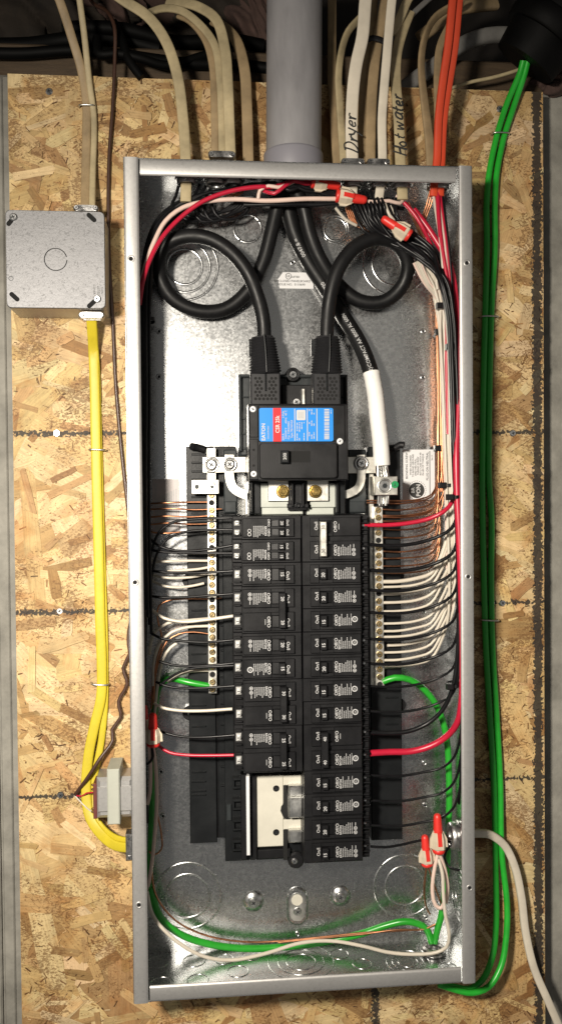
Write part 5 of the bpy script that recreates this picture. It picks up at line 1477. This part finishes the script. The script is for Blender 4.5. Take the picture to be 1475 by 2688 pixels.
for px, py, Y, w_, lab in ((1154, 803, -0.045, 40, 'black cable tie round the whites below the top right corner'), (1178, 911, -0.068, 48, 'black cable tie round the black bundle, higher on the right wall'), (1160, 1274, -0.040, 36, 'black cable tie round the whites beside the bonding sticker'), (1180, 1305, -0.088, 34, 'black cable tie round the thick red wire'),
                           (1180, 1802, -0.070, 36, 'black cable tie low on the right wall where the whites end'), (1148, 1177, -0.016, 14, 'black cable tie round the copper bundle'), (384, 836, -0.040, 22, 'black cable tie on the left wall bundle'), (1150, 872, -0.02, 18, 'black cable tie at the top of the copper bundle')):
    cable_tie(px, py, Y, w_, lab)
# connector bush at the bottom right where the green wires leave
cb = thing('bottom_bushing', 'steel bushing in the bottom wall round the green wires', 'connector', P(1136, 2480, -0.036))
c_ = P(1136, 2478, -0.036); zb = -H2 + T
mb = MB(); mb.ring((c_.x, -0.036), 0.0125, 0.0022, zb + 0.0022, 28, 0.002, nrm='z'); mb.ring((c_.x, -0.036), 0.0110, 0.0016, zb + 0.0060, 28, 0.0016, nrm='z'); mb.build('locknut', 'zinc_casting', cb)
mb = MB(); mb.ring((c_.x, -0.036), 0.0098, 0.0018, zb + 0.0040, 28, 0.0045, nrm='z'); mb.build('sleeve', 'zinc_casting', cb)
# connector bush on the right wall
cb = thing('side_bushing', 'steel connector on the right inner wall above the black loop', 'connector', (W2 - T, -0.05, P(1190, 2200, -0.05).z))
zc = P(1190, 2195, -0.05).z
mb = MB(); mb.ring((-0.048, zc), 0.0150, 0.0022, W2 - T - 0.002, 28, 0.002, nrm='x'); mb.ring((-0.048, zc), 0.0125, 0.0030, W2 - T - 0.007, 28, 0.006, nrm='x'); mb.build('locknut', 'zinc_casting', cb)
# ============================================================ CABLES AND THINGS OUTSIDE THE ENCLOSURE
def flat(name, pts, wpx, m, label, cat='cable', group=None, th=0.0021, tw=None, Y=None):
    Yref = pts[len(pts) // 2][2]
    if not isinstance(pts[0], Vector) and pts[0][1] < 0:       # goes on up between the joists
        p0 = P(*pts[0]); pts = [Vector((p0.x, p0.y + 0.03, 0.858)), Vector((p0.x, p0.y + 0.012, p0.z + 0.06))] + list(pts)
        Yref = p0.y
    return wire(name, pts, wpx * 1.10 * pxm(Yref) / 2, m, label, cat, group, inside=False, rb=th, tw=tw)
BC = 'beige sheathed cables coming down from the joists'
# left pair into the junction box
flat('sheathed_cable', [(140, -40, -0.030), (157, 0, -0.026), (190, 100, -0.016), (216, 190, -0.006), (228, 270, -0.0028), (228, 340, -0.0028), (226, 450, -0.008), (224, 545, -0.026)], 21, 'tan_sheath', 'beige flat cable into the junction box, with the wider face showing', 'cable', BC)
flat('sheathed_cable', [(205, -40, -0.030), (210, 0, -0.026), (222, 90, -0.016), (236, 220, -0.006), (247, 300, -0.0042), (248, 360, -0.0042), (245, 450, -0.008), (243, 545, -0.026)], 15, 'beige_sheath', 'beige cable turned on edge beside its wider twin above the junction box', 'cable', BC, th=0.0035)
BW = 'brown bell wire runs'
wire('bell_wire', [(225, -30, 0.03), (245, 8, 0.02), (282, 31, 0.0), (301, 70, -0.010), (302, 160, -0.008), (296, 290, -0.006), (288, 400, -0.005), (285, 560, -0.004), (288, 700, -0.003), (296, 830, -0.003), (304, 1000, -0.003), (315, 1135, -0.003), (329, 1270, -0.003), (345, 1400, -0.003)], 0.0021, 'brown_insulation', 'thin brown bell wire hanging from above behind the junction box edge', 'wire', BW, inside=False)
wire('bell_wire', [(352, 1600, -0.004), (339, 1657, -0.004), (338, 1690, -0.005), (341, 1717, -0.006), (324, 1754, -0.005), (335, 1795, -0.006), (312, 1841, -0.005), (318, 1883, -0.006), (295, 1915, -0.006), (297, 1943, -0.008), (264, 1990, -0.014), (232, 2040, -0.014), (198, 2086, -0.006)], 0.0021, 'brown_insulation', 'kinked brown bell wire from behind the enclosure to the transformer', 'wire', BW, inside=False)
wire('bell_lead', [(196, 2087, -0.005), (215, 2090, -0.010), (228, 2082, -0.016), (245, 2080, -0.022)], 0.0009, 'red_insulation', 'thin red lead onto the transformer terminal', 'wire', None, inside=False)
wire('bell_lead', [(196, 2087, -0.005), (212, 2104, -0.010), (230, 2122, -0.014), (243, 2131, -0.020)], 0.0009, 'white_insulation', 'thin white lead onto the transformer terminal', 'wire', None, inside=False)
# beige cables over the top of the enclosure, left of the pipe
flat('sheathed_cable', [(290, -30, -0.020), (324, 0, -0.022), (387, 42, -0.026), (434, 105, -0.030), (466, 199, -0.034), (481, 314, -0.038), (487, 400, -0.044), (489, 470, -0.048), (488, 530, -0.050)], 25, 'beige_sheath', 'single beige cable arching down into the left top corner of the enclosure', 'cable', BC)
flat('sheathed_cable', [(390, 34, 0.02), (430, 22, 0.0), (475, 28, -0.010), (530, 70, -0.020), (565, 122, -0.028), (578, 209, -0.034), (583, 320, -0.038), (585, 425, -0.044)], 19, 'beige_sheath', 'beige cable arching lowest of the group left of the grey conduit', 'cable', BC)
flat('sheathed_cable', [(470, 40, 0.0), (500, 55, -0.010), (540, 105, -0.020), (558, 170, -0.026), (563, 260, -0.032), (565, 425, -0.040)], 18, 'tan_sheath', 'tan cable behind the lowest arch left of the grey conduit', 'cable', BC)
flat('sheathed_cable', [(440, 2, 0.01), (480, 6, -0.002), (525, 20, -0.014), (568, 52, -0.026), (591, 131, -0.036), (598, 220, -0.042), (602, 320, -0.046), (606, 425, -0.050)], 25, 'beige_sheath', 'beige cable with the widest face, over the clamp left of the grey conduit', 'cable', BC)
flat('sheathed_cable', [(560, 55, 0.02), (591, 73, 0.008), (622, 110, -0.008), (642, 183, -0.016), (648, 280, -0.020), (652, 430, -0.026)], 26, 'tan_sheath', 'shaded tan cable closest to the grey conduit', 'cable', BC)  # darker sheath colour carries this cable's shade
# right of the pipe
flat('sheathed_cable', [(871, -30, 0.01), (871, 100, 0.0), (871, 216, -0.006), (877, 313, -0.012), (884, 430, -0.02)], 21, 'tan_sheath', 'shaded tan cable just right of the grey conduit', 'cable', BC)  # shade painted in by the darker sheath colour
flat('sheathed_cable', [(960, 30, 0.0), (938, 54, -0.006), (913, 84, -0.014), (896, 135, -0.022), (888, 204, -0.028), (891, 270, -0.030), (897, 361, -0.032), (902, 430, -0.038)], 18, 'beige_sheath', 'beige cable bowed to the left beside the wide handwritten cable', 'cable', BC, tw=(1.0, -0.2))
o, pth = flat('sheathed_cable', [(965, -40, -0.060), (959, 0, -0.060), (951, 96, -0.058), (935, 168, -0.056), (926, 240, -0.054), (922, 337, -0.052), (924, 425, -0.052), (922, 510, -0.050)], 30, 'white_sheath', 'wide beige cable with the handwritten word Dryer', 'cable', BC)
rh = random.Random(12)
STROKES = {
 'D': (0.62, [[(0.04, 0.0), (0.10, 0.5), (0.08, 1.0)], [(-0.06, 0.92), (0.30, 0.96), (0.50, 0.62), (0.42, 0.22), (0.16, 0.0), (0.0, 0.04)]]),
 'r': (0.42, [[(0.02, 0.56), (0.08, 0.28), (0.08, 0.0)], [(0.08, 0.30), (0.20, 0.54), (0.36, 0.50)]]),
 'y': (0.46, [[(0.02, 0.58), (0.08, 0.22), (0.24, 0.14)], [(0.40, 0.62), (0.26, 0.10), (0.04, -0.40)]]),
 'e': (0.44, [[(0.04, 0.26), (0.32, 0.34), (0.28, 0.54), (0.10, 0.52), (0.02, 0.22), (0.14, 0.02), (0.38, 0.10)]]),
 'H': (0.62, [[(0.04, 0.0), (0.10, 1.0)], [(0.44, -0.04), (0.46, 0.96)], [(0.02, 0.44), (0.50, 0.54)]]),
 'o': (0.46, [[(0.20, 0.56), (0.04, 0.36), (0.08, 0.06), (0.28, 0.02), (0.36, 0.30), (0.24, 0.54), (0.16, 0.56)]]),
 't': (0.44, [[(0.16, 0.92), (0.18, 0.10), (0.30, 0.02)], [(0.00, 0.52), (0.36, 0.60)]]),
 'w': (0.66, [[(0.02, 0.58), (0.10, 0.04), (0.26, 0.48), (0.38, 0.04), (0.54, 0.60)]]),
 'a': (0.48, [[(0.32, 0.54), (0.08, 0.46), (0.06, 0.08), (0.28, 0.08), (0.36, 0.52), (0.36, 0.10), (0.46, 0.02)]]),
 ' ': (0.22, [])}
def handwriting(o, pth, s_, zpx, size, Yref, rb=0.0021):
    """marker strokes laid on the cable's flat face, reading up the cable"""
    cum = [0.0]
    for a, b in zip(pth, pth[1:]): cum.append(cum[-1] + (b - a).length)
    target = P(900, zpx, Yref).z
    i0 = min(range(len(pth)), key=lambda k: abs(pth[k].z - target))
    fr = frames(pth)
    total = sum(STROKES[c_][0] for c_ in s_) * size
    mb = MB(); u0 = -total / 2
    def at(u, v):
        d = max(0.0, min(cum[-1] - 1e-6, cum[i0] - u))
        i = max(k for k in range(len(cum) - 1) if cum[k] <= d)
        f_ = (d - cum[i]) / max(1e-9, cum[i + 1] - cum[i])
        c_ = pth[i].lerp(pth[i + 1], f_)
        _, t, sd, n = fr[i]
        return c_ + n.cross(-t) * v + n * (rb + 0.0002)
    for ch in s_:
        adv, strokes = STROKES[ch]
        jy = rh.uniform(-0.10, 0.10); js = rh.uniform(0.85, 1.15); sl = rh.uniform(0.05, 0.40)
        for st in strokes:
            pp_ = [at(u0 + (x * js + sl * y) * size * 0.95, (y * js + jy - 0.38 + 0.10 * (u0 / total)) * size * 0.80) for x, y in st]
            sweep(mb, smooth_path(pp_, 0.0012), 0.00100 * rh.uniform(0.8, 1.15), 0.00022, 6)
        u0 += adv * size
    mb.build('handwriting', 'print_black', o)
handwriting(o, pth, 'Dryer', 352, 0.0185, -0.052)
flat('sheathed_cable', [(1015, -30, -0.030), (1006, 30, -0.030), (990, 110, -0.030), (978, 216, -0.034), (973, 313, -0.038), (971, 430, -0.044)], 25, 'tan_sheath', 'tan flat cable under the black tie, between two paler ones', 'cable', BC)
flat('sheathed_cable', [(980, -30, -0.02), (975, 60, -0.02), (965, 130, -0.022), (954, 240, -0.024), (950, 430, -0.03)], 22, 'tan_sheath', 'darker tan cable behind the handwritten wide cable', 'cable', BC)
flat('sheathed_cable', [(1012, 140, -0.015), (1000, 200, -0.018), (994, 300, -0.022), (990, 430, -0.03)], 16, 'grey_sheath', 'grey cable behind the bright white cable', 'cable', BC)
flat('sheathed_cable', [(1032, -30, -0.062), (1028, 0, -0.060), (1021, 72, -0.058), (1015, 144, -0.056), (1007, 240, -0.054), (1002, 313, -0.052), (1003, 425, -0.052), (1000, 470, -0.054), (994, 522, -0.056)], 22, 'white_sheath', 'bright white cable in the right group over the second clamp', 'cable', BC)
flat('sheathed_cable', [(1085, -30, -0.030), (1069, 0, -0.030), (1050, 45, -0.028), (1030, 90, -0.026)], 22, 'beige_sheath', 'beige cable crossing behind the bright white cable near the joists', 'cable', BC)
o, pth = flat('sheathed_cable', [(1075, 30, -0.020), (1055, 84, -0.026), (1040, 144, -0.034), (1038, 216, -0.040), (1044, 288, -0.044), (1048, 360, -0.046), (1050, 425, -0.050), (1054, 470, -0.054), (1056, 524, -0.056)], 26, 'beige_sheath', 'beige cable with the handwritten words Hot water', 'cable', BC)
handwriting(o, pth, 'Hot water', 325, 0.0170, -0.045)
flat('sheathed_cable', [(1150, -30, -0.01), (1122, 0, -0.012), (1080, 40, -0.016), (1055, 80, -0.020), (1046, 130, -0.022)], 13, 'grey_sheath', 'narrow grey cable angling up to the right near the joists', 'cable', BC)
flat('sheathed_cable', [(1215, 5, 0.0), (1182, 19, -0.004), (1140, 48, -0.010), (1117, 91, -0.016), (1106, 145, -0.020), (1107, 210, -0.024), (1116, 288, -0.028), (1127, 380, -0.034), (1130, 430, -0.038), (1132, 500, -0.04)], 22, 'tan_sheath', 'tan cable twisting down just left of the orange cables', 'cable', BC, tw=(1.3, -0.25))
flat('sheathed_cable', [(1195, 40, 0.0), (1172, 80, -0.006), (1153, 125, -0.012), (1147, 192, -0.018), (1148, 288, -0.024), (1150, 420, -0.03)], 18, 'tan_sheath', 'tan cable partly hidden behind the orange cables', 'cable', BC)
OG = 'orange sheathed cables'
for k, lab in ((0, 'orange flat cable on the left of the orange pair'), (1, 'orange flat cable on the right of the orange pair')):
    dx = k * 17
    flat('orange_cable', [(1192 + dx, -40, -0.068 + 0.004 * k), (1187 + dx, 0, -0.068 + 0.004 * k), (1175 + dx * 1.05, 120, -0.064 + 0.004 * k), (1161 + dx, 216, -0.060 + 0.004 * k), (1150 + dx * 0.8, 313, -0.057 + 0.003 * k), (1146 + dx * 0.7, 420, -0.055 + 0.003 * k), (1140 + dx * 0.9, 470, -0.056 + 0.002 * k), (1137 + dx, 516, -0.056 + 0.001 * k)], 19, 'orange_sheath', lab, 'cable', OG, th=0.0032)
# inside stubs of sheathed cable at the clamps
for i, (px, py0, py1, m) in enumerate(((990, 455, 510, 'white_sheath'), (1052, 455, 520, 'beige_sheath'))):
    pass
# green pair on the right
GA = [(1372, 160, -0.018), (1364, 191, -0.014), (1331, 268, -0.007), (1310, 331, -0.005), (1299, 373, -0.0045), (1283, 454, -0.006), (1276, 536, -0.006), (1277, 640, -0.0055), (1273, 815, -0.0045), (1269, 961, -0.005), (1266, 1144, -0.005), (1265, 1290, -0.005), (1268, 1472, -0.005), (1274, 1684, -0.0045), (1284, 1869, -0.006), (1295, 2053, -0.007), (1300, 2284, -0.010), (1301, 2430, -0.016), (1291, 2514, -0.022), (1264, 2574, -0.028), (1228, 2596, -0.034), (1190, 2590, -0.036), (1150, 2580, -0.036)]
GB = [(1384, 160, -0.018), (1376, 193, -0.014), (1348, 279, -0.007), (1325, 349, -0.005), (1316, 385, -0.0045), (1303, 454, -0.006), (1298, 536, -0.006), (1298, 650, -0.0055), (1289, 815, -0.0045), (1284, 998, -0.005), (1282, 1144, -0.005), (1282, 1253, -0.005), (1289, 1363, -0.006), (1288, 1500, -0.005), (1291, 1684, -0.0045), (1302, 1869, -0.006), (1312, 2053, -0.007), (1316, 2238, -0.012), (1330, 2376, -0.018), (1327, 2468, -0.024), (1314, 2537, -0.030), (1282, 2590, -0.036), (1238, 2606, -0.040), (1195, 2598, -0.040), (1150, 2584, -0.036)]
wire('green_cable', GA, 0.0036, 'green_insulation', 'green ground cable running down the board closer to the enclosure', 'cable', 'green ground cables on the board', inside=False, sides=14)
wire('green_cable', GB, 0.0036, 'green_insulation', 'green ground cable running down the board farther from the enclosure', 'cable', 'green ground cables on the board', inside=False, sides=14)
# white cable at the lower right
flat('white_cable', [Vector((W2 - 0.004, -0.046, P(1240, 2187, -0.046).z)), Vector((W2 + 0.004, -0.045, P(1245, 2187, -0.045).z)), (1262, 2187, -0.041), (1286, 2191, -0.034), (1323, 2219, -0.026), (1350, 2275, -0.020), (1367, 2353, -0.018), (1378, 2445, -0.018), (1400, 2540, -0.020), (1438, 2629, -0.022), (1466, 2695, -0.022), (1480, 2740, -0.022)], 19.5, 'white_sheath', 'white cable leaving the right side of the enclosure and falling over the green cables', 'cable', None, th=0.0035)
# yellow pair on the left
YG = 'yellow sheathed cables'
flat('yellow_cable', [(250, 860, -0.018), (250, 900, -0.012), (256, 1001, -0.004), (260, 1143, -0.003), (264, 1284, -0.003), (268, 1426, -0.003), (272, 1550, -0.003), (275, 1638, -0.003), (277, 1754, -0.003), (276, 1850, -0.003), (266, 1950, -0.003), (250, 2030, -0.004), (241, 2090, -0.006), (248, 2140, -0.012), (276, 2180, -0.022), (310, 2202, -0.034), (350, 2208, -0.044)], 16, 'yellow_sheath', 'yellow flat cable nearer the enclosure, mostly behind its twin', 'cable', YG)
flat('yellow_cable', [(241, 838, -0.032), (243, 870, -0.024), (246, 920, -0.010), (249, 1001, -0.007), (252, 1143, -0.0065), (255, 1284, -0.0065), (259, 1426, -0.0065), (262, 1550, -0.0065), (264, 1638, -0.0065), (268, 1754, -0.0065), (266, 1830, -0.0065), (250, 1900, -0.0065), (233, 1984, -0.0065), (227, 2077, -0.008), (237, 2146, -0.014), (268, 2192, -0.024), (303, 2219, -0.036), (350, 2226, -0.048)], 23.5, 'yellow_sheath', 'yellow flat cable farther from the enclosure, wide face showing', 'cable', YG)

# cable staples on the board
def staple(px, py, wpx, ht, label):
    a = P(px - wpx / 2, py, 0); b = P(px + wpx / 2, py + 1, 0)
    pts = [Vector((a.x, 0.0, a.z)), Vector((a.x + 0.0004, -ht * 0.8, a.z)), Vector((a.x + 0.0026, -ht, a.z)), Vector((b.x - 0.0026, -ht, b.z)), Vector((b.x - 0.0004, -ht * 0.8, b.z)), Vector((b.x, 0.0, b.z))]
    mb = MB(); sweep(mb, smooth_path(pts, 0.0015), 0.0010, sides=8)
    tag(mb.build('cable_staple', 'staple_steel', None, origin=a), label, 'staple', 'wire staples on the wood board')
staple(231, 284, 42, 0.0085, 'wire staple over the beige cables above the junction box')
staple(258, 1181, 44, 0.0100, 'wire staple over the yellow cables, just below the upper marker line')
staple(265, 1792, 46, 0.0100, 'wire staple over the yellow cables, between the lower marker lines')
staple(1308, 357, 44, 0.0100, 'wire staple over the green cables beside the top of the enclosure')
staple(1281, 834, 44, 0.0100, 'wire staple over the green cables at mid height')
staple(1281, 1625, 44, 0.0100, 'wire staple over the green cables below the middle marker line')

# grey conduit
cd = thing('grey_conduit', 'wide grey plastic conduit entering the top of the enclosure', 'conduit', P(770, 425, -0.045))
mb = MB()
a = P(773, -60, -0.045); b = P(770, 425, -0.045); b.z = H2 + 0.0002
a.y = b.y = -0.045
mb.lathe([(0, 0.0302), (0.98, 0.0302), (1, 0.0302)], a, b, 48); mb.build('pipe', 'pvc_grey', cd)
mb = MB(); z1 = P(770, 372, -0.078).z
mb.lathe([(0, 0.0318), (0.06, 0.0325), (0.90, 0.0325), (0.96, 0.0322), (1.0, 0.0306)], (b.x, -0.045, H2 + 0.0002), (b.x, -0.045, z1), 48); mb.build('adapter', 'pvc_light', cd)
mb = MB(); mb.ring((b.x, -0.045), 0.0335, 0.0028, H2 - T - 0.0030, 40, 0.003, nrm='z'); mb.build('locknut', 'pvc_grey', cd)

# cable clamps
def clamp(px, py, Y, wpx, label, axis='z', depth=0.012):
    c_ = P(px, py, Y)
    k = pxm(Y); hw = wpx * k / 2
    t = thing('cable_clamp', label, 'cable clamp', c_, 'metal cable clamps')
    if axis == 'z':
        mb = MB(); mb.prism(capsule_h(c_.x, c_.z, 0.0036, hw - 0.0036), Y + depth * 0.2, Y - depth * 0.35, 0.0010); mb.build('bar', 'zinc_casting', t)
        mb = MB(); mb.prism(capsule_h(c_.x, c_.z - 0.0005, 0.0036, hw - 0.005), Y + depth, Y + depth * 0.3, 0.0006); mb.build('body', 'zinc_casting', t)
        for sg in (-1, 1):
            phillips('clamp_screw', c_.x + sg * (hw - 0.0034), c_.z, 0.0028, Y - depth * 0.35, Y - depth * 0.35 - 0.0018, 'steel', t)
        mb = MB(); mb.cbox(c_.x - hw * 0.35, c_.x + hw * 0.35, c_.z - 0.0010, c_.z + 0.0010, Y - depth * 0.35, Y - depth * 0.42, 0.0003); mb.build('bar_rib', 'zinc_casting', t)
    else:
        mb = MB(); mb.cbox(c_.x - 0.004, c_.x + 0.004, c_.z - hw, c_.z + hw, Y + depth, Y - depth * 0.4, 0.002); mb.build('body', 'zinc_casting', t)
        for sg in (-1, 1): phillips('clamp_screw', c_.x, c_.z + sg * (hw - 0.004), 0.0026, Y - depth * 0.4, Y - depth * 0.4 - 0.0012, 'steel', t)
    return t
def capsule_h(cx, cz, r, h, n=8):
    return [(cx + h + r * math.cos(-PI / 2 + PI * k / n), cz + r * math.sin(-PI / 2 + PI * k / n)) for k in range(n + 1)] + [(cx - h + r * math.cos(PI / 2 + PI * k / n), cz + r * math.sin(PI / 2 + PI * k / n)) for k in range(n + 1)]
clamp(582, 408, -0.058, 70, 'metal cable clamp on the enclosure top left of the conduit')
clamp(925, 427, -0.062, 62, 'metal cable clamp round the handwritten Dryer cable')
clamp(992, 428, -0.060, 62, 'metal cable clamp round the bright white cable')
clamp(228, 549, -0.034, 64, 'metal cable clamp on top of the junction box')
clamp(242, 829, -0.040, 66, 'metal cable clamp under the junction box holding the yellow cable')
clamp(341, 2222, -0.050, 70, 'metal cable clamp where the yellow cables enter the enclosure', 'x')
# locknuts of the connectors inside the top wall
for i, (px, lab) in enumerate(((490, 'steel locknut round the single arching cable'), (565, 'steel locknut of the clamp left of the conduit, inner one'), (612, 'steel locknut nearest the conduit on its left'), (924, 'steel locknut under the Dryer cable'), (992, 'steel locknut under the bright white cable'), (1052, 'steel locknut under the Hot water cable'), (1152, 'steel locknut round the orange cables'))):
    c_ = P(px, 475, -0.048)
    mb = MB(); mb.ring((c_.x, -0.048), 0.0112, 0.0016, H2 - T - 0.0016, 24, 0.0016, nrm='z'); mb.ring((c_.x, -0.048), 0.0095, 0.0012, H2 - T - 0.0050, 24, 0.0032, nrm='z')
    tag(mb.build('locknut', 'zinc_casting', None, origin=(c_.x, -0.048, H2 - T)), lab, 'locknut', 'locknuts inside the top wall')
# cable sheath stubs hanging inside the top
for px, y1, m, lab in ((488, 527, 'beige_sheath', 'cut beige sheath end inside the top left corner'), (1052, 512, 'beige_sheath', 'cut beige sheath end with frayed paper under the Hot water cable'), (990, 510, 'white_sheath', 'cut white sheath end inside the top right')):
    pass

# ============================================================ JUNCTION BOX
YJ = -0.060
jc = P(147, 681, YJ)
jb = thing('junction_box', 'square galvanised junction box with a dull speckled cover', 'junction box', (jc.x, 0, jc.z - 0.052))
HW = 0.0512
mb = MB(); mb.cbox(jc.x - HW + 0.0015, jc.x + HW - 0.0015, jc.z - HW + 0.0015, jc.z + HW - 0.0015, -0.0015, YJ + 0.0032, 0.001); mb.build('box', 'galv_rim', jb)
n_ = 6
pol = []
for sx, sz in ((1, -1), (1, 1), (-1, 1), (-1, -1)):
    for k in range(5):
        base = {(1, -1): -PI / 2, (1, 1): 0, (-1, 1): PI / 2, (-1, -1): PI}[(sx, sz)]
        a_ = base + PI / 2 * k / 4
        pol.append((jc.x + sx * (HW - 0.005) + 0.005 * math.cos(a_), jc.z + sz * (HW - 0.005) + 0.005 * math.sin(a_)))
mb = MB(); mb.prism(pol, YJ + 0.0030, YJ, 0.0008); jcv = mb.build('cover', 'galv_box', jb)
mb = MB(); mb.ring((jc.x, jc.z), 0.0116, 0.0005, YJ, 40, 0.0004, a0=0.25, a1=2 * PI - 0.05); mb.build('knockout_ring', 'black_moulding', jcv)
for px, py, ang, scr in ((30, 580, 0.9, (37, 571)), (241, 571, -0.75, None), (39, 779, -0.75, None), (242, 797, 0.75, (256, 785))):
    q = P(px, py, YJ); d = Vector((math.cos(ang), 0, math.sin(ang))); e_ = Vector((-math.sin(ang), 0, math.cos(ang)))
    mb = MB(); pl_ = []
    for k in range(9):
        a_ = -PI / 2 + PI * k / 8; v_ = q + d * (0.0038 + 0.0024 * math.cos(a_)) + e_ * 0.0024 * math.sin(a_); pl_.append((v_.x, v_.z))
    for k in range(9):
        a_ = PI / 2 + PI * k / 8; v_ = q + d * (-0.0038 + 0.0024 * math.cos(a_)) + e_ * 0.0024 * math.sin(a_); pl_.append((v_.x, v_.z))
    mb.prism(pl_, YJ, YJ - 0.0002); mb.build('slot', 'hole_black', jcv)
    if scr:
        q = P(*scr, YJ); phillips('cover_screw', q.x, q.z, 0.0040, YJ, YJ - 0.0026, 'steel', jb)
mb = MB()
for s_, x, y, sz in (('LISTED', 259, 763, 8), ('COVER', 248, 760, 8), ('31CN', 268, 762, 8)): text_px(mb, s_, x, y, YJ - 0.0002, sz, -90, 0.0)
mb.ring((P(30, 731, YJ).x, P(30, 731, YJ).z), 0.0022, 0.00025, YJ - 0.0001, 20, 0.0001)
mb.build('stamping', 'grey_plastic', jcv)

# ============================================================ BELL TRANSFORMER
YT = -0.040
tr = thing('bell_transformer', 'small bell transformer with grey band mounted on the left side of the enclosure', 'transformer', P(300, 2152, -0.02))
part_bx('core', 'galv_rim', tr, 255, 2040, 350, 2150, -0.006, YT, 0.004)
part_bx('core_step', 'galv_rim', tr, 256, 2063, 348, 2134, YT + 0.0005, YT - 0.0016, 0.0015)
part_bx('band', 'pale_card', tr, 283, 2019, 314, 2166, -0.004, YT - 0.006, 0.0012)
part_bx('terminal_board', 'red_board', tr, 246, 2058, 255, 2150, -0.008, YT + 0.004, 0.0006)
for y in (2060, 2072, 2123, 2131):
    q = P(244, y, YT + 0.006); mb = MB(); mb.lathe([(0, 0.0016), (0.7, 0.0016), (1, 0.0008)], (q.x + 0.003, YT + 0.006, q.z), (q.x - 0.0015, YT + 0.006, q.z), 10); mb.build('terminal', 'brass', tr)

# ============================================================ BLACK PIPE AND GREY CABLES AT THE TOP RIGHT
pp = thing('black_pipe', 'thick black plastic pipe with a collar hanging over the top right of the board', 'pipe', P(1400, 150, -0.02))
a = P(1540, -70, -0.045); b = P(1376, 166, -0.008)
mb = MB(); mb.lathe([(0, 0.044), (0.55, 0.044), (0.56, 0.044), (1.0, 0.038)], a, b, 40); mb.build('pipe', 'black_pipe', pp)
mb = MB(); mb.lathe([(0.50, 0.047), (0.52, 0.049), (0.70, 0.049), (0.72, 0.047)], a, b, 40); mb.build('collar', 'black_pipe', pp)
flat('grey_cable', [(1420, 110, 0.03), (1330, 92, 0.02), (1262, 98, 0.015), (1200, 125, 0.012), (1150, 165, 0.012), (1095, 205, 0.014), (1050, 240, 0.014)], 36, 'grey_sheath', 'thick grey cable curving from the black pipe behind the orange cables', 'cable', None, th=0.007)
wire('thin_cable', [(1170, 236, 0.006), (1200, 226, 0.0), (1240, 214, -0.002), (1290, 204, -0.002), (1340, 190, -0.002), (1375, 178, 0.0)], 0.0021, 'beige_sheath', 'thin beige cable lying along the board top toward the black pipe', 'cable', None, inside=False)
flat('grey_cable', [(1300, 10, 0.04), (1250, 15, 0.03), (1200, 25, 0.03), (1140, 70, 0.03), (1100, 100, 0.03)], 30, 'tan_sheath', 'dim tan cable in the dark behind the top of the orange cables', 'cable', None, th=0.005)
# black tie round the cables at the top
c_ = P(978, 106, -0.036)
mb = MB(); sweep(mb, smooth_path([P(958, 112, -0.036), P(964, 104, -0.040), P(980, 100, -0.040), P(998, 104, -0.040), P(1008, 112, -0.038), P(1010, 118, -0.034)]), 0.0034, 0.0012, 10)
tag(mb.build('cable_tie', 'black_plastic', None, origin=c_), 'black tie round the tan cables above the enclosure', 'cable tie', 'black cable ties on the wire bundles')
